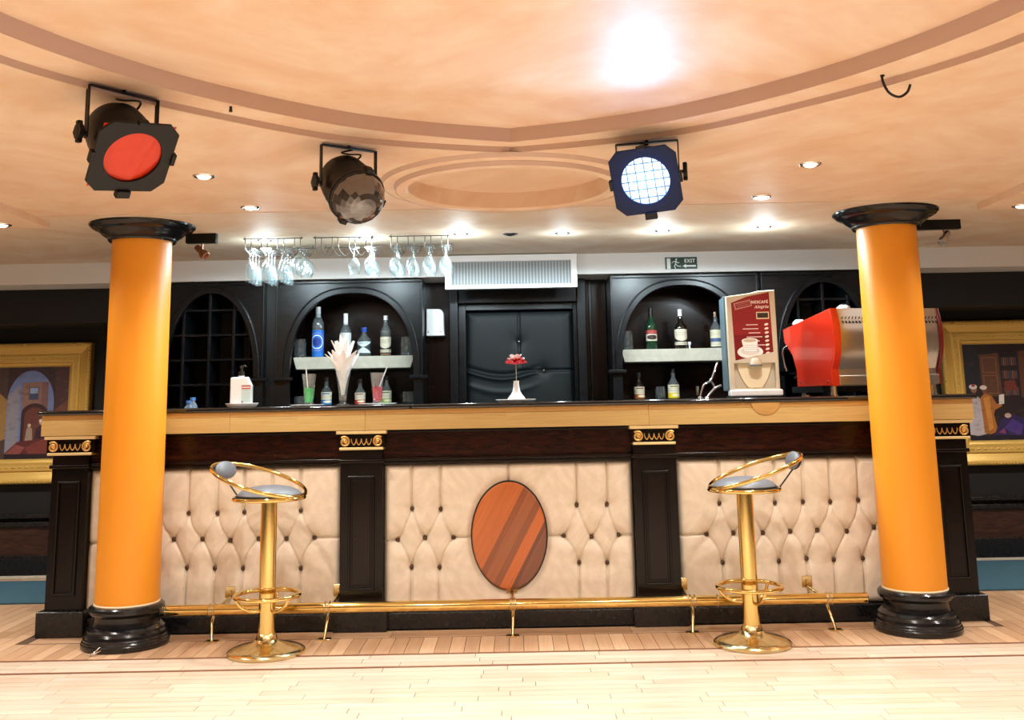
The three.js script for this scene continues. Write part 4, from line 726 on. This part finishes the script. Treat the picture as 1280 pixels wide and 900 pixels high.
bottle('clear bottle with a cream and blue label half hidden by the coffee dispenser', [1.342, RYs, Z1], { h: 0.240, r: 0.037, sh: 0.55, cap: M.chrome, capH: 0.03, band: [0.05, 0.50], bandMat: labelMat((c, w, h) => { c.fillStyle = '#d9d2b4'; c.fillRect(0, 0, w, h); c.fillStyle = '#4a5c86'; c.fillRect(0, 96, w, 44); lines(c, 60, 24, 130, 3, 18, '#6a6a5a'); lines(c, 60, 154, 130, 2, 14, '#55604e'); }) });
const sOpt = (h, m, mat = clear) => ({ h, r: 0.0345, neck: 0.0125, sh: 0.50, mat, cap: M.black, capH: 0.028, band: [0.02, 0.46], bandMat: m });
bottle('small syrup bottle with a blue and cream label below the left shelf', [-1.248, 1.14, -1.70], sOpt(0.182, syrup('#3a6aa0', '#3f86c8')));
bottle('small syrup bottle with a red and cream label below the left shelf', [-1.025, 1.14, -1.70], sOpt(0.165, syrup('#8a2a20', '#c8382a')));
bottle('small syrup bottle with a green and cream label below the left shelf', [-0.851, 1.14, -1.70], sOpt(0.184, syrup('#3a6a2a', '#8ab84a')));
bottle('small syrup bottle with an orange-brown label below the right shelf', [0.823, 1.14, -1.70], sOpt(0.174, syrup('#6a3a1a', '#b8662a'), darkGlass));
bottle('small syrup bottle with a bright yellow label below the right shelf', [1.050, 1.14, -1.70], { ...sOpt(0.196, syrup('#8a7a1a', '#ecd21c')), r: 0.037 });
single('bottle_stopper', lathe([[0, 0], [0.006, 0], [0.006, 0.02], [0.011, 0.03], [0.011, 0.045], [0, 0.047]], 14, 0.5), M.white, 'tiny white stopper beside the dark whisky bottle', 'stopper', [1.162, RYs, -1.66]);
function tumbler(label, pos, r, h) {
  const t = thing('tumbler', label, 'glass', pos, 0, 'cut glass tumblers'), n = 20;
  part('glass_body', lathe([[0, 0], [r * 0.94, 0], [r, 0.005], [r, h], [r - 0.003, h], [r - 0.003, 0.014], [0, 0.012]], n, 0.5), M.glass, t);
  const fl = []; for (let k = 0; k < 10; k++) { const a = k / 10 * Math.PI * 2; fl.push(lim(-0.004, 0.004, 0.012, h * 0.82, r - 0.001, r + 0.0025, 0.001).rotateY(a)); }
  part('cut_facets', fl, M.glass, t);
}
tumbler('straight glass tumbler at the left end of the left shelf', [-1.418, LY, -1.66], 0.037, 0.122);
tumbler('straight glass tumbler at the right end of the left shelf', [-0.714, LY, -1.66], 0.036, 0.124);
tumbler('straight glass tumbler at the left end of the right shelf', [0.755, RYs, -1.66], 0.032, 0.124);
tumbler('low glass tumbler below the right end of the left shelf', [-0.705, 1.14, -1.70], 0.039, 0.078);
tumbler('low dark glass tumbler below the left end of the left shelf', [-1.425, 1.14, -1.72], 0.038, 0.060);
tumbler('low glass tumbler beside the yellow-labelled syrup bottle', [0.965, 1.14, -1.72], 0.032, 0.080);

// ---------------------------------------------------------------- things on the bar
const TY = 1.138;
const dish = (r, h) => lathe([[0, 0], [r * 0.80, 0], [r * 0.86, 0.002], [r * 0.97, h * 0.7], [r, h], [r * 0.985, h + 0.002], [r * 0.9, h * 0.85 + 0.003], [r * 0.56, 0.006], [0, 0.006]], 40, 0.6);
function saucer(x, z, r, h, label) { return single('saucer', dish(r, h), M.porcelain, label, 'plate', [x, TY, z], 0); }
saucer(-1.482, -0.50, 0.088, 0.020, 'white saucer under the hand sanitiser jug');
saucer(0.004, -0.50, 0.110, 0.014, 'white saucer under the flower vase');
{ // sanitiser jug
  const t = thing('sanitiser_jug', 'white plastic sanitiser jug with a black pump on a saucer', 'bottle', [-1.487, TY + 0.0065, -0.50], 0.15);
  const s = new THREE.Shape(); s.moveTo(-0.056, 0); s.lineTo(0.058, 0); s.lineTo(0.058, 0.108); s.lineTo(0.036, 0.155); s.lineTo(-0.046, 0.155); s.quadraticCurveTo(-0.056, 0.155, -0.056, 0.145); s.closePath();
  part('jug', [extr(s, 0.055, 0.008).translate(0, 0, -0.0275), cyl(0.016, 0.016, 0.014, -0.002, 0.152, 0, 18)], M.white, t);
  const pump = part('pump', [cyl(0.017, 0.016, 0.022, -0.002, 0.163, 0, 18), cyl(0.007, 0.007, 0.022, -0.002, 0.185, 0, 12), cyl(0.012, 0.010, 0.012, -0.002, 0.206, 0, 14), tube([[-0.002, 0.214, 0], [0.014, 0.217, 0.012], [0.024, 0.208, 0.022]], 0.005, 8, 12)], M.black, t); void pump;
  const g = new THREE.PlaneGeometry(0.052, 0.105).translate(0.028, 0.062, 0.0363);
  part('label', g, S({ map: canvas(200, 400, (c, w, h) => { c.fillStyle = '#c4d6d6'; c.fillRect(0, 0, w, h); c.fillStyle = '#b6423a'; c.fillRect(14, 16, 172, 78); c.fillStyle = '#ecd9d4'; c.fillRect(22, 44, 156, 24); lines(c, 40, 116, 110, 2, 12, '#4a5a5c'); lines(c, 24, 160, 150, 12, 17, '#8aa0a0'); c.fillStyle = '#3a4a4c'; c.fillRect(18, 330, 22, 44); }), roughness: 0.5 }), t);
}
saucer(-1.128, -0.50, 0.092, 0.006, 'flat white plate under the green drink');
saucer(-0.747, -0.50, 0.104, 0.006, 'flat white plate under the red drink');
function drink(label, x, col, strawDir) {
  const t = thing('drink_glass', label, 'drink', [x, TY + 0.0065, -0.50], 0, 'drinks on the bar'), h = 0.166;
  const R = y => y < 0.4 ? 0.0235 + 0.006 * (y / 0.4) : 0.0295 + 0.0095 * ((y - 0.4) / 0.6) ** 1.3, o = []; for (let i = 0; i <= 10; i++) o.push([R(i / 10), 0.01 + i / 10 * (h - 0.01)]);
  part('glass_body', lathe([[0, 0], [0.027, 0], [0.027, 0.004], [0.0235, 0.010], ...o, ...o.slice().reverse().map(p => [p[0] - 0.0018, p[1]]), [0, 0.012]], 28, 0.6), M.paneGlass, t);
  const q = [[0, 0.013]]; for (let i = 0; i <= 5; i++) q.push([R(i / 10) - 0.0022, 0.013 + i / 10 * (h - 0.013)]); q.push([0, 0.013 + 0.5 * (h - 0.013)]);
  part('liquid', lathe(q, 24, 0.6), S({ color: lin(...col), roughness: 0.1 }), t);
  part('straw', rod([-strawDir * 0.014, 0.02, 0.018], [strawDir * 0.052, 0.195, -0.004], 0.003, 8), M.white, t);
}
drink('tall glass of green drink with a straw', -1.120, [0.02, 0.55, 0.12], -0.35);
drink('tall glass of red drink with a straw', -0.748, [0.62, 0.015, 0.06], 1);
{ // napkins fanned out of a footed glass
  const t = thing('napkin_glass', 'footed glass holding a fan of white paper napkins', 'glass', [-0.930, TY, -0.47]);
  part('glass_body', lathe([[0, 0], [0.036, 0], [0.037, 0.004], [0.020, 0.010], [0.016, 0.016], [0.020, 0.024], [0.023, 0.06], [0.030, 0.12], [0.042, 0.185], [0.0405, 0.185], [0.0285, 0.12], [0.0215, 0.06], [0.018, 0.028], [0, 0.026]], 32, 0.6), M.paneGlass, t);
  let n = 0;
  const leaf = (a, lean, len, w, y0) => {                            // one folded napkin: a pointed, cupped sheet
    const g = new THREE.PlaneGeometry(1, 1, 6, 10), p = g.attributes.position;
    for (let i = 0; i < p.count; i++) { const u = p.getX(i), v = p.getY(i) + 0.5; const ww = w * (0.18 + 0.82 * Math.min(1, v / 0.72)) * (v > 0.72 ? 1 - (v - 0.72) / 0.28 * 0.92 : 1); p.setXYZ(i, u * ww, y0 + v * len * Math.cos(lean * v), 0.006 + v * len * Math.sin(lean * v) - 0.9 * u * u * ww + 0.002 * Math.sin(u * 9 + v * 7)); }
    g.computeVertexNormals(); return part('napkin', g.rotateY(a), S_paper, t, n++ ? undefined : 'folded white paper napkin');
  };
  const S_paper = new THREE.MeshPhysicalMaterial({ color: lin(0.9, 0.9, 0.9), roughness: 0.85, side: THREE.DoubleSide });
  for (let k = 0; k < 9; k++) leaf(k / 9 * Math.PI * 2 + 0.2, 0.36 + 0.05 * (k % 2), rr(0.235, 0.262), 0.082, 0.055);
  for (let k = 0; k < 7; k++) leaf(k / 7 * Math.PI * 2 + 0.5, 0.20, rr(0.29, 0.31), 0.08, 0.055);
  for (let k = 0; k < 4; k++) leaf(k / 4 * Math.PI * 2 + 0.9, 0.06, rr(0.335, 0.368) - 0.05, 0.07, 0.075);
}
{ // vase with one flower
  const t = thing('bud_vase', 'small white bud vase on a saucer, in front of the padded door', 'vase', [0.008, TY + 0.0065, -0.50]);
  part('vase_body', lathe([[0, 0], [0.050, 0], [0.052, 0.005], [0.046, 0.018], [0.032, 0.034], [0.022, 0.052], [0.017, 0.075], [0.0148, 0.10], [0.0156, 0.108], [0.0135, 0.108], [0.0135, 0.09], [0, 0.088]], 36, 0.6), M.porcelain, t);
  const f = thing('flower', 'red and white artificial flower standing in the bud vase', 'flower', [0.008, TY + 0.1, -0.50]);
  part('stem', tube([[0, 0, 0], [0.001, 0.05, 0.001], [-0.001, 0.105, 0]], 0.0022, 6, 10), S({ color: lin(0.45, 0.42, 0.32), roughness: 0.6 }), f);
  const pr = S({ color: lin(0.70, 0.03, 0.04), roughness: 0.5, side: THREE.DoubleSide }), pw = S({ color: lin(0.92, 0.80, 0.80), roughness: 0.5, side: THREE.DoubleSide });
  const petal3 = (a, tilt, len, w, y, m) => { const g = new THREE.CircleGeometry(1, 16), p = g.attributes.position; for (let i = 0; i < p.count; i++) { const u = p.getX(i), v = p.getY(i) * 0.5 + 0.5; p.setXYZ(i, u * w, 0.35 * u * u * w - 0.006 * Math.sin(v * 3 + u * 4), v * len); } g.computeVertexNormals(); part('petal', g.rotateX(-tilt).rotateY(a).translate(0, y, 0), m, f); };
  for (let k = 0; k < 7; k++) petal3(k / 7 * 6.283, 0.12, 0.062, 0.026, 0.108, pr);
  for (let k = 0; k < 6; k++) petal3(k / 6 * 6.283 + 0.4, 0.45, 0.054, 0.025, 0.112, k % 3 ? pw : pr);
  for (let k = 0; k < 5; k++) petal3(k / 5 * 6.283, 0.85, 0.050, 0.024, 0.118, pw);
}
{ // water bottles on the work shelf behind the bar
  const cap = S({ color: lin(0.10, 0.28, 0.72), roughness: 0.35 }), pet = S({ color: lin(0.55, 0.70, 0.88), roughness: 0.08, transmission: 0.7, thickness: 0 });
  for (const [x, h, l] of [[-1.955, 0.222, 'shorter blue-capped water bottle peeking over the bar'], [-1.912, 0.240, 'taller blue-capped water bottle peeking over the bar']]) {
    const t = thing('water_bottle', l, 'bottle', [x, 0.96, -1.07 + (h > 0.23 ? 0.06 : 0)], 0, 'water bottles behind the bar');
    part('plastic_body', lathe([[0, 0], [0.029, 0], [0.031, 0.006], [0.031, h * 0.72], [0.024, h * 0.82], [0.012, h * 0.9], [0.012, h - 0.006], [0, h - 0.006]], 24, 0.5), pet, t);
    part('cap', cyl(0.0155, 0.0155, 0.018, 0, h - 0.018, 0, 18), cap, t);
  }
}
{ // hot drink dispenser
  const t = thing('coffee_dispenser', 'cream hot drinks dispenser with a dark red menu front', 'dispenser', [1.315, TY, -0.58], -0.10);
  const w = 0.133, h = 0.585;
  part('side_shell', lim(-w - 0.012, w + 0.004, 0.04, h - 0.025, -0.18, 0.03, 0.006), M.greyPlastic, t, 'grey side casing');
  const outer = flatShape([[-w, 0.03], [w, 0.03], [w, h], [w - 0.09, h - 0.004], [0, h - 0.014], [-w, h - 0.03]]);
  const hole = new THREE.Path([[-w + 0.028, 0.05], [w - 0.020, 0.05], [w - 0.020, 0.185], [-w + 0.028, 0.185]].map(p => new THREE.Vector2(...p))); outer.holes.push(hole);
  part('front_shell', extr(outer, 0.04, 0.006).translate(0, 0, 0.03), M.creamPlastic, t, 'cream plastic front');
  part('niche_back', lim(-w + 0.02, w - 0.012, 0.04, 0.195, 0.0, 0.034), M.creamPlastic, t);
  const fun = new THREE.Shape(); fun.moveTo(-0.088, 0.185); fun.quadraticCurveTo(-0.075, 0.10, -0.03, 0.052); fun.lineTo(0.042, 0.052); fun.quadraticCurveTo(0.085, 0.10, 0.10, 0.185); fun.closePath();
  part('funnel_panel', extr(fun, 0.008, 0.002).translate(0, 0, 0.034), M.cream, t);
  part('base_tray', lim(-w - 0.004, w + 0.012, 0.008, 0.044, -0.02, 0.10, 0.010), M.white, t);
  for (const a of [-w, w - 0.04]) part('foot', lim(a, a + 0.04, 0, 0.012, -0.15, 0.06), M.black, t);
  part('nozzle', [lathe([[0, 0.042], [0.018, 0.040], [0.030, 0.028], [0.034, 0.010], [0.034, 0], [0, 0]], 24, 0.5).translate(0.008, 0.175, 0.085), lim(-0.016, 0.032, 0.18, 0.21, 0.06, 0.09, 0.006)], M.creamPlastic, t);
  part('nozzle_lip', cyl(0.034, 0.034, 0.008, 0.008, 0.170, 0.085, 24), M.greyPlastic, t);
  const menu = canvas(512, 900, (c, W, H) => {
    c.fillStyle = '#8e2226'; c.fillRect(0, 0, W, H); c.fillStyle = '#7a1a20'; c.fillRect(0, 560, W, 340);
    c.strokeStyle = '#d9b8b0'; c.fillStyle = '#d9b8b0'; c.lineWidth = 4; c.save(); c.translate(150, 160); c.rotate(-0.22); c.strokeRect(-110, -42, 220, 84); c.strokeRect(-100, -32, 200, 64); lines(c, -84, -14, 170, 2, 22, '#d9b8b0'); c.restore();
    c.fillStyle = '#f4ece4'; c.font = 'bold 52px sans-serif'; c.textAlign = 'center'; c.fillText('NESCAFÉ', 370, 148); c.font = 'italic bold 50px serif'; c.fillText('Alegria', 390, 212);
    c.fillStyle = '#e0cfae'; c.fillRect(318, 262, 164, 96); c.fillStyle = '#3a2f2a'; c.fillRect(330, 276, 140, 66);
    for (let i = 0; i < 8; i++) { oval(c, '#f2e8da', 440, 430 + i * 54, 27, 15, -0.25); if (i < 6) { c.fillStyle = '#f0dcd4'; c.fillRect(180 + (i % 3) * 14 - (i === 1 ? 60 : 0), 426 + i * 54, 150 + (i % 2) * 50, 10); } }
    oval(c, '#f3f1ee', 215, 790, 165, 84); oval(c, '#dcd9d6', 215, 780, 120, 54); blob(c, '#f6f4f2', [112, 640, 320, 640, 296, 790, 140, 790]); oval(c, '#f6f4f2', 216, 640, 104, 34); oval(c, '#c9b7a4', 216, 640, 84, 22); c.strokeStyle = '#8a9ab0'; c.lineWidth = 4; for (let i = 0; i < 4; i++) { c.beginPath(); c.moveTo(130, 710 + i * 26); c.quadraticCurveTo(230, 690 + i * 30, 330, 716 + i * 24); c.stroke(); }
  });
  const mp = flatShape([[-0.098, 0.190 + 0.012], [0.108, 0.245], [0.102, h - 0.012], [-0.02, h - 0.034], [-0.106, h - 0.066]]), g = extr(mp, 0.004, 0.001).translate(0, 0, 0.072), u = g.attributes.uv, p = g.attributes.position;
  for (let i = 0; i < u.count; i++) u.setXY(i, (p.getX(i) + 0.106) / 0.214, (p.getY(i) - 0.202) / (h - 0.214));
  part('menu_panel', g, S({ map: menu, roughness: 0.25 }), t, 'dark red printed menu panel');
}
{ // espresso machine seen from behind
  const t = thing('espresso_machine', 'red and steel espresso machine standing behind the right column', 'coffee machine', [1.742, TY, -0.50], 0.21);
  const prof = (k) => [[0.02, 0.385], [-0.55, 0.395 - 0.0], [-0.55, 0.395]].slice(0, 0).concat([[-0.56, 0.400], [0.0, 0.478], [0.022 - k, 0.40], [0.028 - k, 0.33], [0.018 - k, 0.24], [-0.020 - k, 0.145], [-0.020 - k, 0.055], [-0.42, 0.055], [-0.42, 0.15], [-0.46, 0.24], [-0.55, 0.32]]);
  const smooth = pr => { const s = new THREE.Shape(); s.moveTo(...pr[0]); s.lineTo(...pr[1]); s.splineThru(pr.slice(2, 6).map(p => new THREE.Vector2(...p))); for (const q of pr.slice(6)) s.lineTo(...q); s.closePath(); return s; };
  // ExtrudeGeometry lies in xy: turned so that its x runs along the depth
  const turned = (sh, d, b) => { const g = extr(sh, d, b); g.applyMatrix4(new THREE.Matrix4().set(0, 0, 1, 0, 0, 1, 0, 0, 1, 0, 0, 0, 0, 0, 0, 1)); const ix = g.index; void ix; const p = g.attributes.position, n = g.attributes.normal; for (let i = 0; i < p.count; i += 3) for (const a of [p, n]) { const q = [a.getX(i + 1), a.getY(i + 1), a.getZ(i + 1)]; a.setXYZ(i + 1, a.getX(i + 2), a.getY(i + 2), a.getZ(i + 2)); a.setXYZ(i + 2, ...q); } return g; };
  part('side_panel', turned(smooth(prof(0)), 0.035, 0.006), M.redEnamel, t, 'glossy red side panel');
  part('side_panel', turned(smooth(prof(0)), 0.014, 0.004).translate(0.650, 0, 0), M.maroonEnamel, t, 'dark red side panel');
  part('steel_body', turned(smooth(prof(0.012)), 0.622, 0).translate(0.03, 0, 0), M.steel, t, 'brushed steel rear panel');
  const slots = []; for (let r = 0; r < 2; r++) for (let k = 0; k < 29; k++) slots.push(lim(-0.0022, 0.0022, -0.0075, 0.0075, -0.002, 0.003).rotateZ(r ? 0.5 : -0.5).rotateX(-0.25).translate(0.065 + k * 0.0205, 0.425 - r * 0.024, 0.0065 + r * 0.0065));
  const vs = part('vent_slots', slots, M.black, t); vs.userData.kind = 'stuff';
  part('lower_strip', lim(0.035, 0.648, 0.058, 0.112, -0.06, -0.012, 0.004), M.steel, t);
  for (const [z, y] of [[-0.06, 0.08], [-0.37, 0.08]]) part('screw', new THREE.SphereGeometry(0.007, 10, 8).scale(0.5, 1, 1).translate(-0.008, y, z), M.chrome, t);
  for (const [x, z] of [[0.02, -0.06], [0.63, -0.06], [0.02, -0.38], [0.63, -0.38]]) part('leg', [cyl(0.021, 0.018, 0.058, x, 0.0, z, 18), cyl(0.024, 0.024, 0.008, x, 0, z, 18)], M.chrome, t);
  part('drip_tray', lim(0.0, 0.65, 0.02, 0.056, -0.50, -0.14, 0.004), M.black, t);
  part('group_handle', [tube([[0.10, 0.15, -0.45], [0.10, 0.13, -0.55], [0.09, 0.11, -0.62]], 0.012, 8, 14)], M.black, t);
  part('steam_pipe', tube([[-0.012, 0.30, -0.50], [-0.03, 0.28, -0.52], [-0.028, 0.2, -0.52], [-0.02, 0.15, -0.51]], 0.006, 8, 24), M.chrome, t);
  part('cup_rail', [rod([0.0, 0.47, -0.06], [0.65, 0.47, -0.06], 0.004), rod([0.0, 0.41, -0.50], [0.65, 0.41, -0.50], 0.004)], M.chrome, t);
  const cupG = lathe([[0, 0], [0.040, 0], [0.041, 0.004], [0.036, 0.018], [0.024, 0.026], [0.023, 0.029], [0, 0.029]], 28, 0.5);   // turned upside down to keep warm
  const m4 = new THREE.Matrix4().makeRotationY(0.21); const at = (x, y, z) => { const v = V(x, y, z).applyMatrix4(m4); return [1.742 + v.x, TY + v.y, -0.50 + v.z]; };
  for (const [x, y, z, l] of [[0.06, 0.424, -0.47, 'white upturned coffee cup on top of the espresso machine, leftmost'], [0.14, 0.428, -0.44, 'white coffee cup on top of the espresso machine, second from left'], [0.14, 0.476, -0.10, 'white coffee cup low on the near edge of the espresso machine top']])
    single('coffee_cup', cupG, M.porcelain, l, 'cup', at(x, y, z), 0, 'cups on the espresso machine');
}
single('chrome_tap', [tube([[1.19, 1.345, -0.78], [1.165, 1.29, -0.77], [1.135, 1.236, -0.75], [1.10, 1.218, -0.745], [1.082, 1.18, -0.745], [1.072, 1.142, -0.745]], 0.0065, 8, 30), tube([[1.135, 1.236, -0.75], [1.156, 1.21, -0.75], [1.146, 1.178, -0.75], [1.125, 1.15, -0.75]], 0.006, 8, 20), tube([[1.195, 1.21, -0.74], [1.16, 1.195, -0.74], [1.13, 1.165, -0.74], [1.112, 1.142, -0.74]], 0.0085, 8, 20), cyl(0.016, 0.013, 0.012, 1.072, TY, -0.745, 14), cyl(0.016, 0.013, 0.012, 1.112, TY, -0.74, 14), cyl(0.007, 0.010, 0.05, 1.058, TY + 0.02, -0.745, 12)], M.chrome, 'bent chrome tap at the left foot of the coffee dispenser', 'tap', [-0.012, 0, -0.06]);

scene.traverse(o => { if (o.isMesh) { o.castShadow = true; o.receiveShadow = true; } });
renderer.render(scene, camera);
